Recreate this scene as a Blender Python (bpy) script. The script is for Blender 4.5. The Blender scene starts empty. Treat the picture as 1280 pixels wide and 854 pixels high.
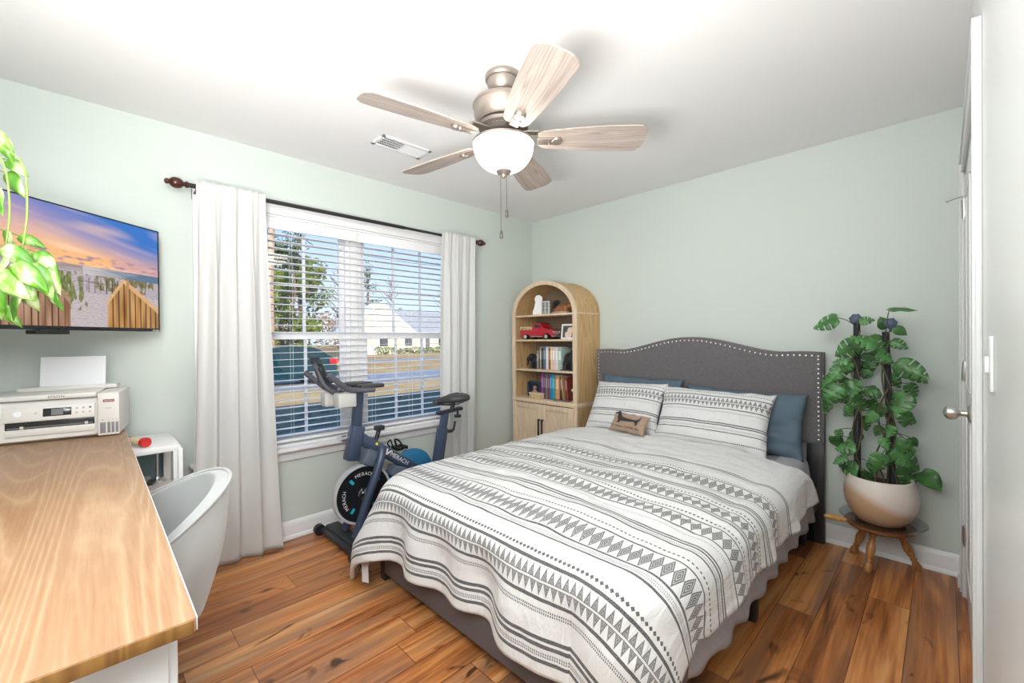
import bpy, bmesh, math, random
from mathutils import Vector, Matrix, noise, Euler
PI=math.pi
random.seed(7)
S=bpy.context.scene; COL=S.collection
# ------------------------------------------------------------------ camera
CAM=Vector((2.9448,-3.2206,1.2618)); F_PX=535.0
YAW,PIT,ROL=0.7896285,-0.00641975,-0.00922586
_F=Vector((-math.sin(YAW)*math.cos(PIT),math.cos(YAW)*math.cos(PIT),math.sin(PIT)))
_R=Vector((math.cos(YAW),math.sin(YAW),0)); _U=_R.cross(_F)
_R2=_R*math.cos(ROL)+_U*math.sin(ROL); _U2=-_R*math.sin(ROL)+_U*math.cos(ROL)
cd=bpy.data.cameras.new('camera'); cam=bpy.data.objects.new('camera',cd); COL.objects.link(cam)
cam.matrix_world=Matrix(((_R2.x,_U2.x,-_F.x,CAM.x),(_R2.y,_U2.y,-_F.y,CAM.y),(_R2.z,_U2.z,-_F.z,CAM.z),(0,0,0,1)))
cd.sensor_width=36; cd.lens=F_PX/1280*36; cd.clip_start=.02; cd.clip_end=500
S.camera=cam
def at(px,py,ax,v):            # a photo pixel's point on a world plane
    r=_F+_R2*((px-640)/F_PX)-_U2*((py-427)/F_PX); i='xyz'.index(ax)
    return CAM+r*((v-CAM[i])/r[i])
# ------------------------------------------------------------------ light
S.view_settings.view_transform='Standard'; S.view_settings.look='None'
S.view_settings.gamma=1; S.view_settings.exposure=0.42
try: S.view_settings.use_curve_mapping=False
except Exception: pass
SKY_STRENGTH=1.0; SUN_ENERGY=5.0; BOWL_GLOW=9.0; BOUNCE_WATTS=27.0; FILL_WATTS=13.0; EAST_WATTS=18.0
w=bpy.data.worlds.new('world'); S.world=w; w.use_nodes=True
nt=w.node_tree; nt.nodes.clear()
o=nt.nodes.new('ShaderNodeOutputWorld'); b=nt.nodes.new('ShaderNodeBackground'); tc=nt.nodes.new('ShaderNodeTexCoord')
sp=nt.nodes.new('ShaderNodeSeparateXYZ'); cr=nt.nodes.new('ShaderNodeValToRGB')
nt.links.new(tc.outputs['Generated'],sp.inputs[0]); nt.links.new(sp.outputs['Z'],cr.inputs[0])
cr.color_ramp.elements[0].position=0; cr.color_ramp.elements[0].color=(.72,.86,1,1)
cr.color_ramp.elements[1].position=.45; cr.color_ramp.elements[1].color=(.19,.43,.93,1)
nt.links.new(cr.outputs[0],b.inputs[0]); b.inputs[1].default_value=SKY_STRENGTH; nt.links.new(b.outputs[0],o.inputs[0])
def lamp(name,kind,loc,energy,color=(1,1,1),**k):
    l=bpy.data.lights.new(name,kind); l.energy=energy; l.color=color
    for a,v in k.items():
        if a!='rot': setattr(l,a,v)
    ob=bpy.data.objects.new(name,l); ob.location=loc; COL.objects.link(ob)
    if 'rot' in k: ob.rotation_euler=k['rot']
    return ob
sun=lamp('sun','SUN',(20,-12,20),SUN_ENERGY,(1,.93,.82),angle=.01)
sun.rotation_euler=Vector((.80,-.45,.285)).to_track_quat('Z','Y').to_euler()
# the photographer's strobe bounced off the ceiling near the fan, then two added fill lights
bs_=lamp('bounced_strobe','AREA',(2.45,-3.45,1.15),BOUNCE_WATTS,(1,.985,.97),shape='RECTANGLE',size=.8,size_y=.4,spread=math.radians(130))
bs_.rotation_euler=Vector((-.50,.62,1.0)).to_track_quat('-Z','Y').to_euler()  # tilted to whiten the ceiling in place of the fan's own glow
lamp('back_fill_light','AREA',(2.35,-3.69,1.98),FILL_WATTS,(.98,.99,1),shape='RECTANGLE',size=1.2,size_y=.8,rot=(math.radians(84),0,0))  # added fill light in front of the closed wall, no doorway here
lamp('east_fill_light','AREA',(2.99,-3.47,1.98),EAST_WATTS,(.98,.99,1),shape='RECTANGLE',size=.8,size_y=.40,rot=(0,math.radians(90),0))  # added fill light from the east side, no hallway opening modelled
# ------------------------------------------------------------------ materials
class X:                        # little expression compiler: python arithmetic -> math nodes
    def __init__(s,nt,v): s.nt=nt; s.v=v
    def op(s,o,*a):
        n=s.nt.nodes.new('ShaderNodeMath'); n.operation=o
        for i,q in enumerate((s,)+a):
            q=q.v if isinstance(q,X) else q
            if isinstance(q,(int,float)): n.inputs[i].default_value=q
            else: s.nt.links.new(q,n.inputs[i])
        return X(s.nt,n.outputs[0])
    def __add__(s,o): return s.op('ADD',o)
    def __sub__(s,o): return s.op('SUBTRACT',o)
    def __mul__(s,o): return s.op('MULTIPLY',o)
    def __truediv__(s,o): return s.op('DIVIDE',o)
    def abs(s): return s.op('ABSOLUTE')
    def floor(s): return s.op('FLOOR')
    def fract(s): return s.op('FRACT')
    def lt(s,o): return s.op('LESS_THAN',o)
    def gt(s,o): return s.op('GREATER_THAN',o)
    def max(s,o): return s.op('MAXIMUM',o)
    def min(s,o): return s.op('MINIMUM',o)
def newmat(name):
    m=bpy.data.materials.new(name); m.use_nodes=True; nt=m.node_tree
    return m,nt,nt.nodes['Principled BSDF']
def mat(name,col,rough=.5,metal=0,var=0,scale=8,bump=0,bscale=60,coat=0,emit=None,es=1,sheen=0,trans=0,stretch=(1,1,1),sss=0):
    m,nt,p=newmat(name); L=nt.links
    p.inputs['Base Color'].default_value=(*col,1); p.inputs['Roughness'].default_value=rough; p.inputs['Metallic'].default_value=metal
    if coat: p.inputs['Coat Weight'].default_value=coat; p.inputs['Coat Roughness'].default_value=.1
    if sheen: p.inputs['Sheen Weight'].default_value=sheen
    if trans: p.inputs['Transmission Weight'].default_value=trans
    tc=nt.nodes.new('ShaderNodeTexCoord'); mp=nt.nodes.new('ShaderNodeMapping'); L.new(tc.outputs['Object'],mp.inputs[0]); mp.inputs['Scale'].default_value=stretch
    n=nt.nodes.new('ShaderNodeTexNoise'); n.inputs['Scale'].default_value=scale; n.inputs['Detail'].default_value=4; L.new(mp.outputs[0],n.inputs[0])
    if var:
        r=nt.nodes.new('ShaderNodeValToRGB'); a,c=r.color_ramp.elements
        a.position=.3;c.position=.7
        a.color=tuple(max(0,q*(1-var)) for q in col)+(1,); c.color=tuple(min(1,q*(1+var)) for q in col)+(1,)
        L.new(n.outputs[0],r.inputs[0]); L.new(r.outputs[0],p.inputs['Base Color'])
    if bump:
        n2=nt.nodes.new('ShaderNodeTexNoise'); n2.inputs['Scale'].default_value=bscale; n2.inputs['Detail'].default_value=3; L.new(mp.outputs[0],n2.inputs[0])
        bp=nt.nodes.new('ShaderNodeBump'); bp.inputs['Strength'].default_value=bump; bp.inputs['Distance'].default_value=.01
        L.new(n2.outputs[0],bp.inputs['Height']); L.new(bp.outputs[0],p.inputs['Normal'])
    if emit: p.inputs['Emission Color'].default_value=(*emit,1); p.inputs['Emission Strength'].default_value=es
    return m
def wood(name,c1,c2,axis=1,scale=6,rough=.45,ring=1.0,bump=.12,dist=2.2):
    m,nt,p=newmat(name); L=nt.links
    tc=nt.nodes.new('ShaderNodeTexCoord'); mp=nt.nodes.new('ShaderNodeMapping'); L.new(tc.outputs['Object'],mp.inputs[0])
    s=[scale]*3; s[axis]=scale*.07; mp.inputs['Scale'].default_value=s
    n=nt.nodes.new('ShaderNodeTexNoise'); n.inputs['Scale'].default_value=1; n.inputs['Detail'].default_value=2; n.inputs['Distortion'].default_value=.4; L.new(mp.outputs[0],n.inputs[0])
    k=X(nt,n.outputs[0])*(14*ring); k=k.fract(); k=(k-.5).abs()*2
    n2=nt.nodes.new('ShaderNodeTexNoise'); n2.inputs['Scale'].default_value=12; n2.inputs['Detail'].default_value=5; L.new(mp.outputs[0],n2.inputs[0])
    k=k*.55+X(nt,n2.outputs[0])*.6
    r=nt.nodes.new('ShaderNodeValToRGB'); r.color_ramp.elements[0].position=.2; r.color_ramp.elements[1].position=.8
    r.color_ramp.elements[0].color=(*c1,1); r.color_ramp.elements[1].color=(*c2,1); L.new(k.v,r.inputs[0]); L.new(r.outputs[0],p.inputs['Base Color'])
    p.inputs['Roughness'].default_value=rough
    bp=nt.nodes.new('ShaderNodeBump'); bp.inputs['Strength'].default_value=bump; bp.inputs['Distance'].default_value=.004; L.new(k.v,bp.inputs['Height']); L.new(bp.outputs[0],p.inputs['Normal'])
    return m
def vcol(name,rough=.6,emis=0):   # colour taken from a mesh colour attribute
    m,nt,p=newmat(name); a=nt.nodes.new('ShaderNodeVertexColor'); a.layer_name='paint'
    nt.links.new(a.outputs[0],p.inputs['Base Color']); p.inputs['Roughness'].default_value=rough
    if emis:
        p.inputs['Base Color'].default_value=(0,0,0,1); nt.links.remove(p.inputs['Base Color'].links[0])
        nt.links.new(a.outputs[0],p.inputs['Emission Color']); p.inputs['Emission Strength'].default_value=emis
    return m
def glassmat(name,tint=(1,1,1),ior=1.45):
    m=bpy.data.materials.new(name); m.use_nodes=True; nt=m.node_tree; nt.nodes.clear()
    o=nt.nodes.new('ShaderNodeOutputMaterial'); t=nt.nodes.new('ShaderNodeBsdfTransparent'); g=nt.nodes.new('ShaderNodeBsdfGlossy'); f=nt.nodes.new('ShaderNodeLayerWeight'); x=nt.nodes.new('ShaderNodeMixShader')
    t.inputs[0].default_value=(*tint,1); g.inputs['Roughness'].default_value=.02; f.inputs[0].default_value=.5; k=(X(nt,f.outputs['Facing']).op('POWER',5.0)*.8+(.04 if ior<1.48 else .07))
    nt.links.new(k.v,x.inputs[0]); nt.links.new(t.outputs[0],x.inputs[1]); nt.links.new(g.outputs[0],x.inputs[2]); nt.links.new(x.outputs[0],o.inputs[0])
    return m
M={}
M['wall']=mat('sage_wall_paint',(.615,.672,.632),.62,var=.012,scale=1.5,bump=.05,bscale=300)
M['wall_gloss']=mat('wall_sheen_paint',(.80,.82,.81),.28,bump=.03,bscale=200)  # sage wall; its grazing sheen is put into this whitish colour
M['ceil']=mat('ceiling_paint',(.88,.88,.88),.9,bump=.05,bscale=250)
M['trim']=mat('white_trim_paint',(.83,.83,.84),.35)
M['white']=mat('white_satin',(.84,.84,.85),.4)
M['vinyl']=mat('white_vinyl',(.88,.88,.9),.35)
M['blind']=mat('white_faux_wood',(.90,.90,.91),.45)
M['curtain']=None
M['black']=mat('black_metal',(.02,.02,.022),.35)
M['dkwood']=wood('espresso_wood',(.012,.012,.014),(.03,.03,.035),axis=2,rough=.4)
M['nickel']=mat('satin_nickel',(.62,.60,.57),.28,1)
M['chrome']=mat('chrome',(.8,.8,.82),.1,1)
M['brushed']=mat('brushed_nickel_fan',(.36,.31,.27),.38,.75)
M['bladew']=wood('weathered_blade_wood',(.34,.28,.24),(.50,.43,.385),axis=0,scale=13,rough=.45,bump=.05)
M['bladee']=mat('blade_edge',(.10,.08,.07),.5)
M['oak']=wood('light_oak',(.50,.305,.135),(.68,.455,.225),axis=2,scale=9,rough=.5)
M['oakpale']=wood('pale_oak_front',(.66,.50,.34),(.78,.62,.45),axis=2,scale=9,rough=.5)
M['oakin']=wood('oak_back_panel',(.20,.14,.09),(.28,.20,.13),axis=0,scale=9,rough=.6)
M['desk']=None
M['deskedge']=wood('pine_endgrain',(.17,.075,.015),(.28,.14,.035),axis=2,scale=10,rough=.5,ring=2)
M['stool']=wood('turned_maple',(.30,.12,.035),(.50,.24,.08),axis=2,scale=10,rough=.35)
M['stoolseat']=wood('dark_stool_seat',(.12,.04,.012),(.26,.10,.03),axis=0,scale=10,rough=.35)
M['stoolhandle']=wood('turned_handle_wood',(.50,.25,.07),(.66,.38,.13),axis=0,scale=10,rough=.35)
M['navy']=mat('navy_bike_paint',(.055,.080,.140),.38,.25,coat=.3)
M['bikeblack']=mat('bike_black_plastic',(.022,.024,.03),.45)
M['bikegrey']=mat('bike_grey_grip',(.10,.10,.12),.55,bump=.1,bscale=300)
M['clear']=mat('frosted_tray_plastic',(.55,.55,.53),.3)
M['flywheel']=mat('flywheel_black',(.02,.022,.028),.3,.3)
M['cyan']=mat('cyan_decal',(.02,.42,.55),.4)
M['blue']=mat('blue_guard_plastic',(.02,.16,.32),.35)
M['printed']=mat('white_lettering',(.8,.8,.8),.5)
M['inked']=mat('black_lettering',(.03,.03,.035),.6)
M['greyink']=mat('grey_lettering',(.2,.2,.22),.6)
M['leather']=mat('black_vinyl_saddle',(.045,.04,.045),.42,bump=.1,bscale=150)
M['velvet']=mat('pale_grey_velvet',(.50,.52,.52),.8,var=.10,scale=5,sheen=.6,bump=.05,bscale=200)
M['greyfab']=mat('charcoal_linen',(.155,.145,.152),.9,var=.14,scale=160,bump=.35,bscale=500,sheen=.15)
M['greyfab2']=mat('taupe_bed_base_fabric',(.15,.13,.135),.95,var=.10,scale=200,bump=.3,bscale=500)
M['sheet']=mat('heather_grey_sheet',(.42,.42,.46),.9,var=.08,scale=120,bump=.2,bscale=40)
M['bluecase']=mat('slate_blue_pillowcase',(.10,.15,.20),.8,var=.08,scale=10,bump=.6,bscale=9)
M['hembrown']=mat('burlap',(.42,.29,.21),.95,var=.12,scale=150,bump=.3,bscale=400)
M['pot']=None
M['soil']=mat('potting_soil',(.05,.03,.02),.95,bump=.8,bscale=80)
M['leaf']=mat('monstera_leaf_green',(.060,.190,.048),.36,var=.6,scale=16,coat=.1)
M['pothos']=None
M['stem']=mat('plant_stem',(.10,.09,.04),.6)
M['pole']=mat('black_moss_pole',(.018,.018,.03),.6,bump=.4,bscale=150)
M['finial']=mat('blue_grey_knob',(.09,.12,.19),.6,var=.3,scale=60)
M['tray']=glassmat('clear_saucer_plastic',(.86,.9,.93),1.5)
M['tv']=mat('black_tv_plastic',(.015,.015,.018),.25)
M['printer']=mat('printer_white_plastic',(.74,.72,.69),.4)
M['printer2']=mat('printer_grey_seam',(.18,.18,.18),.5)
M['paper']=mat('printer_paper',(.86,.87,.9),.8)
M['screen']=mat('lcd_glass',(.03,.03,.035),.15)
M['lcd']=mat('lcd_grey',(.16,.17,.18),.3)
M['tank']=mat('ink_window',(.24,.24,.26),.25)
M['red']=mat('red_plastic',(.62,.02,.02),.35)
M['cream']=mat('cream_label',(.75,.62,.38),.6)
M['gold']=mat('gold_seal',(.55,.38,.08),.35,.6)
M['glass']=glassmat('window_glass')
M['copper']=mat('bronze_finial',(.075,.022,.014),.28,.35,var=.3,scale=40,coat=.3)
# ------------------------------------------------------------------ mesh helpers
def link(name,me,m=None,parent=None):
    ob=bpy.data.objects.new(name,me); COL.objects.link(ob)
    if m: me.materials.append(m)
    if parent: ob.parent=parent
    return ob
def obj(name,bm,m,parent=None,smooth=True,ang=35,mods=None):
    if smooth:
        bm.normal_update()
        for f in bm.faces: f.smooth=True
        for e in bm.edges:
            if len(e.link_faces)==2 and e.calc_face_angle(0)>math.radians(ang): e.smooth=False
    me=bpy.data.meshes.new(name); bm.to_mesh(me); bm.free()
    return link(name,me,m,parent)
def B(): return bmesh.new()
def box(bm,x0,x1,y0,y1,z0,z1,bev=0,mtx=None,seg=2):
    r=bmesh.ops.create_cube(bm,size=1)['verts']
    for v in r:
        v.co=Vector(((x0+x1)/2+v.co.x*(x1-x0),(y0+y1)/2+v.co.y*(y1-y0),(z0+z1)/2+v.co.z*(z1-z0)))
    if bev:
        es=list({e for v in r for e in v.link_edges})
        g=bmesh.ops.bevel(bm,geom=es,offset=bev,segments=seg,affect='EDGES',profile=.5); r=list({v for f in g['faces'] for v in f.verts}|{v for v in r if v.is_valid})
    if mtx is not None:
        for v in r: v.co=mtx@v.co
    return r
def lathe(bm,prof,loc=(0,0,0),n=32,mtx=None,cap=True):
    rings=[]
    for r,z in prof:
        if r<1e-5: rings.append([bm.verts.new((0,0,z))])
        else: rings.append([bm.verts.new((r*math.cos(2*PI*i/n),r*math.sin(2*PI*i/n),z)) for i in range(n)])
    for a,b in zip(rings,rings[1:]):
        for i in range(n):
            j=(i+1)%n
            if len(a)==1 and len(b)==1: continue
            if len(a)==1: bm.faces.new((a[0],b[j],b[i]))
            elif len(b)==1: bm.faces.new((a[i],a[j],b[0]))
            else: bm.faces.new((a[i],a[j],b[j],b[i]))
    if cap:
        if len(rings[0])>1: bm.faces.new(rings[0][::-1])
        if len(rings[-1])>1: bm.faces.new(rings[-1])
    T=Matrix.Translation(loc)@(mtx if mtx is not None else Matrix())
    for q in rings:
        for v in q: v.co=T@v.co
    return [v for q in rings for v in q]
def frame_from(d):
    return Vector(d).normalized().to_track_quat('Z','Y').to_matrix().to_4x4()
def cyl(bm,a,b,r,n=16,r2=None):
    a=Vector(a);b=Vector(b);L=(b-a).length
    return lathe(bm,[(r,0),(r if r2 is None else r2,L)],a,n,frame_from(b-a))
def tube(bm,pts,r,n=10,sub=6,radii=None,closed=False,flat=1.0):
    P=[Vector(p) for p in pts]
    if sub>1 and len(P)>2:                      # Catmull-Rom
        Q=[];RR=[]
        for i in range(len(P)-1):
            p0=P[max(i-1,0)];p1=P[i];p2=P[i+1];p3=P[min(i+2,len(P)-1)]
            for k in range(sub):
                t=k/sub
                Q.append(.5*((2*p1)+(p2-p0)*t+(2*p0-5*p1+4*p2-p3)*t*t+(3*p1-p0-3*p2+p3)*t**3))
                if radii: RR.append(radii[i]*(1-t)+radii[i+1]*t)
        Q.append(P[-1]); 
        if radii: RR.append(radii[-1])
        P=Q
    else: RR=radii
    up=Vector((0,0,1)); prev=None; rings=[]
    for i,p in enumerate(P):
        d=(P[min(i+1,len(P)-1)]-P[max(i-1,0)]).normalized()
        if prev is None:
            a=d.cross(up); 
            if a.length<.05: a=d.cross(Vector((1,0,0)))
        else: a=prev-d*prev.dot(d)
        a.normalize(); prev=a; c=d.cross(a); rr=RR[i] if RR else r
        rings.append([bm.verts.new(p+a*math.cos(2*PI*k/n)*rr+c*math.sin(2*PI*k/n)*rr*flat) for k in range(n)])
    for A,C in zip(rings,rings[1:]):
        for k in range(n): bm.faces.new((A[k],A[(k+1)%n],C[(k+1)%n],C[k]))
    bm.faces.new(rings[0][::-1]); bm.faces.new(rings[-1])
    return [v for q in rings for v in q]
def prism(bm,poly,t,mtx=None,bev=0):             # polygon in xy, thickness t along z
    a=[bm.verts.new((x,y,0)) for x,y in poly]; b=[bm.verts.new((x,y,t)) for x,y in poly]
    n=len(poly)
    fs=[bm.faces.new(a[::-1]),bm.faces.new(b)]
    for i in range(n): fs.append(bm.faces.new((a[i],a[(i+1)%n],b[(i+1)%n],b[i])))
    if bev:
        es=list({e for f in fs[:2] for e in f.edges})
        g=bmesh.ops.bevel(bm,geom=es,offset=bev,segments=2,affect='EDGES')
        vs=list({v for f in bm.faces for v in f.verts if v in set(a+b) or f in set(g['faces'])})
    else: vs=a+b
    if mtx is not None:
        for v in vs: v.co=mtx@v.co
    bmesh.ops.recalc_face_normals(bm,faces=bm.faces)
    return vs
def ico(bm,loc,r,sub=2,scale=(1,1,1),mtx=None):
    vs=bmesh.ops.create_icosphere(bm,subdivisions=sub,radius=r)['verts']
    for v in vs:
        c=Vector((v.co.x*scale[0],v.co.y*scale[1],v.co.z*scale[2]))
        if mtx is not None: c=mtx@c
        v.co=c+Vector(loc)
    return vs
def tag(o,label,cat,group=None,kind=None):
    o['label']=label; o['category']=cat
    if group: o['group']=group
    if kind: o['kind']=kind
    return o
def thing(name,label,cat,loc=(0,0,0),rz=0,group=None):
    o=bpy.data.objects.new(name,None); o.empty_display_size=.1; COL.objects.link(o); o.location=loc; o.rotation_euler=(0,0,rz)
    return tag(o,label,cat,group)
def struct(o): o['kind']='structure'; return o
def text(name,s,size,mtx,m,parent,extr=.0004,spacing=1.0,align='CENTER'):
    c=bpy.data.curves.new(name,'FONT'); c.body=s; c.size=size; c.extrude=extr; c.align_x=align; c.align_y='CENTER'; c.space_character=spacing; c.resolution_u=3
    t=bpy.data.objects.new(name,c); COL.objects.link(t)
    dg=bpy.context.evaluated_depsgraph_get(); me=bpy.data.meshes.new_from_object(t.evaluated_get(dg))
    bpy.data.objects.remove(t); me.transform(mtx); me.materials.clear()
    return link(name,me,m,parent)
def rotm(x=0,y=0,z=0): return Euler((x,y,z)).to_matrix().to_4x4()
def T(x,y,z): return Matrix.Translation((x,y,z))
def lookmat(loc,nrm,up=(0,0,1)):     # local z -> nrm, local y -> up
    z=Vector(nrm).normalized(); x=Vector(up).cross(z).normalized(); y=z.cross(x)
    m=Matrix((x,y,z)).transposed().to_4x4(); m.translation=Vector(loc); return m
def paint(me,fn):     # per-vertex colour
    ca=me.color_attributes.new('paint','FLOAT_COLOR','POINT')
    buf=[]
    for v in me.vertices: buf+=list(fn(v.co))+[1.0]
    ca.data.foreach_set('color',buf)

def desk_material():
    m,nt,p=newmat('pine_desktop'); L=nt.links
    tc=nt.nodes.new('ShaderNodeTexCoord'); sx=nt.nodes.new('ShaderNodeSeparateXYZ'); L.new(tc.outputs['Object'],sx.inputs[0])
    x=X(nt,sx.outputs['X']); y=X(nt,sx.outputs['Y']); bd=((y+.47)/.19).floor()
    def nz(a,b,sc,det=2,dist=0.,z=0):
        c=nt.nodes.new('ShaderNodeCombineXYZ'); L.new((x*a+bd*3.7).v,c.inputs[0]); L.new((y*b+bd*5.1).v,c.inputs[1]); c.inputs[2].default_value=z
        n=nt.nodes.new('ShaderNodeTexNoise'); n.inputs['Scale'].default_value=sc; n.inputs['Detail'].default_value=det; n.inputs['Distortion'].default_value=dist; L.new(c.outputs[0],n.inputs[0]); return X(nt,n.outputs[0])
    broad=nz(.20,2.3,1.9,1,.2)
    ring=(broad*26+nz(1,1,9,2)*.35).fract(); line=((ring-.5).abs()*2); line=line*line*line
    fine=nz(.12,2.4,70,3); 
    k=line*.38+fine*.55+nz(.3,1.2,3,2,0,9)*.4-.17
    r=nt.nodes.new('ShaderNodeValToRGB'); r.color_ramp.elements[0].position=.12; r.color_ramp.elements[1].position=.8
    r.color_ramp.elements[0].color=(.31,.160,.078,1); r.color_ramp.elements[1].color=(.49,.33,.20,1); L.new(k.v,r.inputs[0])
    vo=nt.nodes.new('ShaderNodeTexVoronoi'); vo.inputs['Scale'].default_value=1; cb=nt.nodes.new('ShaderNodeCombineXYZ'); L.new((x*2.1+3.3).v,cb.inputs[0]); L.new((y*4.6+1.2).v,cb.inputs[1]); L.new(cb.outputs[0],vo.inputs['Vector'])
    kn=(X(nt,vo.outputs['Distance'])*-14+1.15).max(0).min(1)
    mk=nt.nodes.new('ShaderNodeMix'); mk.data_type='RGBA'; L.new(r.outputs[0],mk.inputs[6]); mk.inputs[7].default_value=(.26,.115,.05,1); L.new((kn*.75).v,mk.inputs[0]); L.new(mk.outputs[2],p.inputs['Base Color'])
    p.inputs['Roughness'].default_value=.36
    bp=nt.nodes.new('ShaderNodeBump'); bp.inputs['Strength'].default_value=.12; bp.inputs['Distance'].default_value=.002; L.new(k.v,bp.inputs['Height']); L.new(bp.outputs[0],p.inputs['Normal'])
    return m
M['desk']=desk_material()
# ------------------------------------------------------------------ room shell
XE=3.018; YS=-3.72; H=2.44; WT=.14
WY0,WY1,WZ0,WZ1=-2.73,-.93,.585,2.055      # window opening
def floor_material():
    m,nt,p=newmat('vinyl_plank_floor'); L=nt.links
    tc=nt.nodes.new('ShaderNodeTexCoord'); sx=nt.nodes.new('ShaderNodeSeparateXYZ'); L.new(tc.outputs['Object'],sx.inputs[0])
    x=X(nt,sx.outputs['X']); y=X(nt,sx.outputs['Y'])
    u=(x-2.984)/.149; i=u.floor(); fu=u-i
    wn=nt.nodes.new('ShaderNodeTexWhiteNoise'); wn.noise_dimensions='1D'; L.new(i.v,wn.inputs['W'])
    v=(y+X(nt,wn.outputs['Value'])*7.3)/1.22; j=v.floor(); fv=v-j
    w2=nt.nodes.new('ShaderNodeTexWhiteNoise'); w2.noise_dimensions='2D'; cb=nt.nodes.new('ShaderNodeCombineXYZ'); L.new(i.v,cb.inputs[0]); L.new(j.v,cb.inputs[1]); L.new(cb.outputs[0],w2.inputs['Vector'])
    rnd=X(nt,w2.outputs['Value'])
    def noise_(sx_,sy_,sc,det,off,dist=0):
        c=nt.nodes.new('ShaderNodeCombineXYZ'); L.new((x*sx_+rnd*off).v,c.inputs[0]); L.new((y*sy_+rnd*off*1.7).v,c.inputs[1]); L.new((rnd*off).v,c.inputs[2])
        n=nt.nodes.new('ShaderNodeTexNoise'); n.inputs['Scale'].default_value=sc; n.inputs['Detail'].default_value=det; n.inputs['Distortion'].default_value=dist; L.new(c.outputs[0],n.inputs[0]); return X(nt,n.outputs[0])
    broad=noise_(1.0,.075,17,4,31,.7); fine=noise_(1,.03,95,5,17); knots=noise_(1,.42,9,2,57,1.2)
    k=rnd*.46+broad*1.35+(fine-.5)*.5-.45
    r=nt.nodes.new('ShaderNodeValToRGB'); cs=[(0,(.10,.032,.012)),(.20,(.24,.078,.024)),(.38,(.42,.150,.046)),(.54,(.60,.235,.072)),(.72,(.70,.33,.12)),(1,(.78,.47,.25))]
    e=r.color_ramp.elements; e[0].position=0;e[0].color=(*cs[0][1],1); e[1].position=1;e[1].color=(*cs[-1][1],1)
    for q,c in cs[1:-1]: z=e.new(q); z.color=(*c,1)
    L.new(k.v,r.inputs[0])
    # greyed weathered streaks and dark knots
    mg=nt.nodes.new('ShaderNodeMix'); mg.data_type='RGBA'; L.new(r.outputs[0],mg.inputs[6]); mg.inputs[7].default_value=(.27,.15,.095,1)
    gm=(noise_(1,.10,9,3,91)-.48)*4; gm=gm.max(0).min(.7); L.new(gm.v,mg.inputs[0])
    mk=nt.nodes.new('ShaderNodeMix'); mk.data_type='RGBA'; L.new(mg.outputs[2],mk.inputs[6]); mk.inputs[7].default_value=(.035,.015,.008,1)
    kk=((knots-.64)*9).max(0).min(.85); L.new(kk.v,mk.inputs[0])
    seam=((fu-.5).abs().gt(.489)).max((fv-.5).abs().gt(.4988))
    ms=nt.nodes.new('ShaderNodeMix'); ms.data_type='RGBA'; L.new(mk.outputs[2],ms.inputs[6]); ms.inputs[7].default_value=(.05,.02,.01,1); L.new((seam*.75).v,ms.inputs[0])
    L.new(ms.outputs[2],p.inputs['Base Color'])
    L.new((fine*.16+.24).v,p.inputs['Roughness'])
    bp=nt.nodes.new('ShaderNodeBump'); bp.inputs['Strength'].default_value=.25; bp.inputs['Distance'].default_value=.003; L.new((fine*.5-seam).v,bp.inputs['Height']); L.new(bp.outputs[0],p.inputs['Normal'])
    return m
bm=B(); box(bm,-WT,XE+WT,YS-WT,WT,-.1,0); struct(obj('floor',bm,floor_material()))
bm=B(); box(bm,-WT,XE+WT,YS-WT,WT,H,H+.12); struct(obj('ceiling',bm,M['ceil']))
bm=B(); box(bm,-WT,XE+WT,0,WT,0,H); struct(obj('wall_back',bm,M['wall']))
bm=B(); box(bm,-WT,XE+WT,YS-WT,YS,0,H); struct(obj('wall_front',bm,M['wall']))
bm=B()
box(bm,-WT,0,YS,WY0,0,H); box(bm,-WT,0,WY1,0,0,H); box(bm,-WT,0,WY0,WY1,0,WZ0); box(bm,-WT,0,WY0,WY1,WZ1,H)
struct(obj('wall_left',bm,M['wall'],smooth=False))
# east wall with closet opening (y -1.48 .. -.25)
CY0,CY1,CZ=-1.47,-.25,2.035
bm=B(); box(bm,XE,XE+WT,YS,CY0,0,H); box(bm,XE,XE+WT,CY1,0,0,H); box(bm,XE,XE+WT,CY0,CY1,CZ,H); box(bm,XE+.10,XE+WT,CY0,CY1,0,CZ)
struct(obj('wall_right',bm,M['wall_gloss'],smooth=False))
def baseboard(name,a,b,n):    # a->b along floor, n = inward normal
    a=Vector(a);b=Vector(b);n=Vector(n); bm=B()
    pr=[(0,0),(.026,0),(.026,.012),(.020,.022),(.015,.024),(.015,.085),(.011,.098),(.005,.108),(0,.112)]
    r=[[bm.verts.new((q.x+n.x*u,q.y+n.y*u,z)) for u,z in pr] for q in (a,b)]
    for i in range(len(pr)-1): bm.faces.new((r[0][i],r[0][i+1],r[1][i+1],r[1][i]))
    bm.faces.new(r[0]); bm.faces.new(r[1][::-1]); bmesh.ops.recalc_face_normals(bm,faces=bm.faces)
    struct(obj(name,bm,M['trim']))
baseboard('baseboard_back',(0,0),(XE,0),(0,-1)); baseboard('baseboard_left',(0,YS),(0,0),(1,0))
baseboard('baseboard_right',(XE,CY1+.1),(XE,0),(-1,0)); baseboard('baseboard_front',(0,YS),(XE,YS),(0,1))
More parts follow.
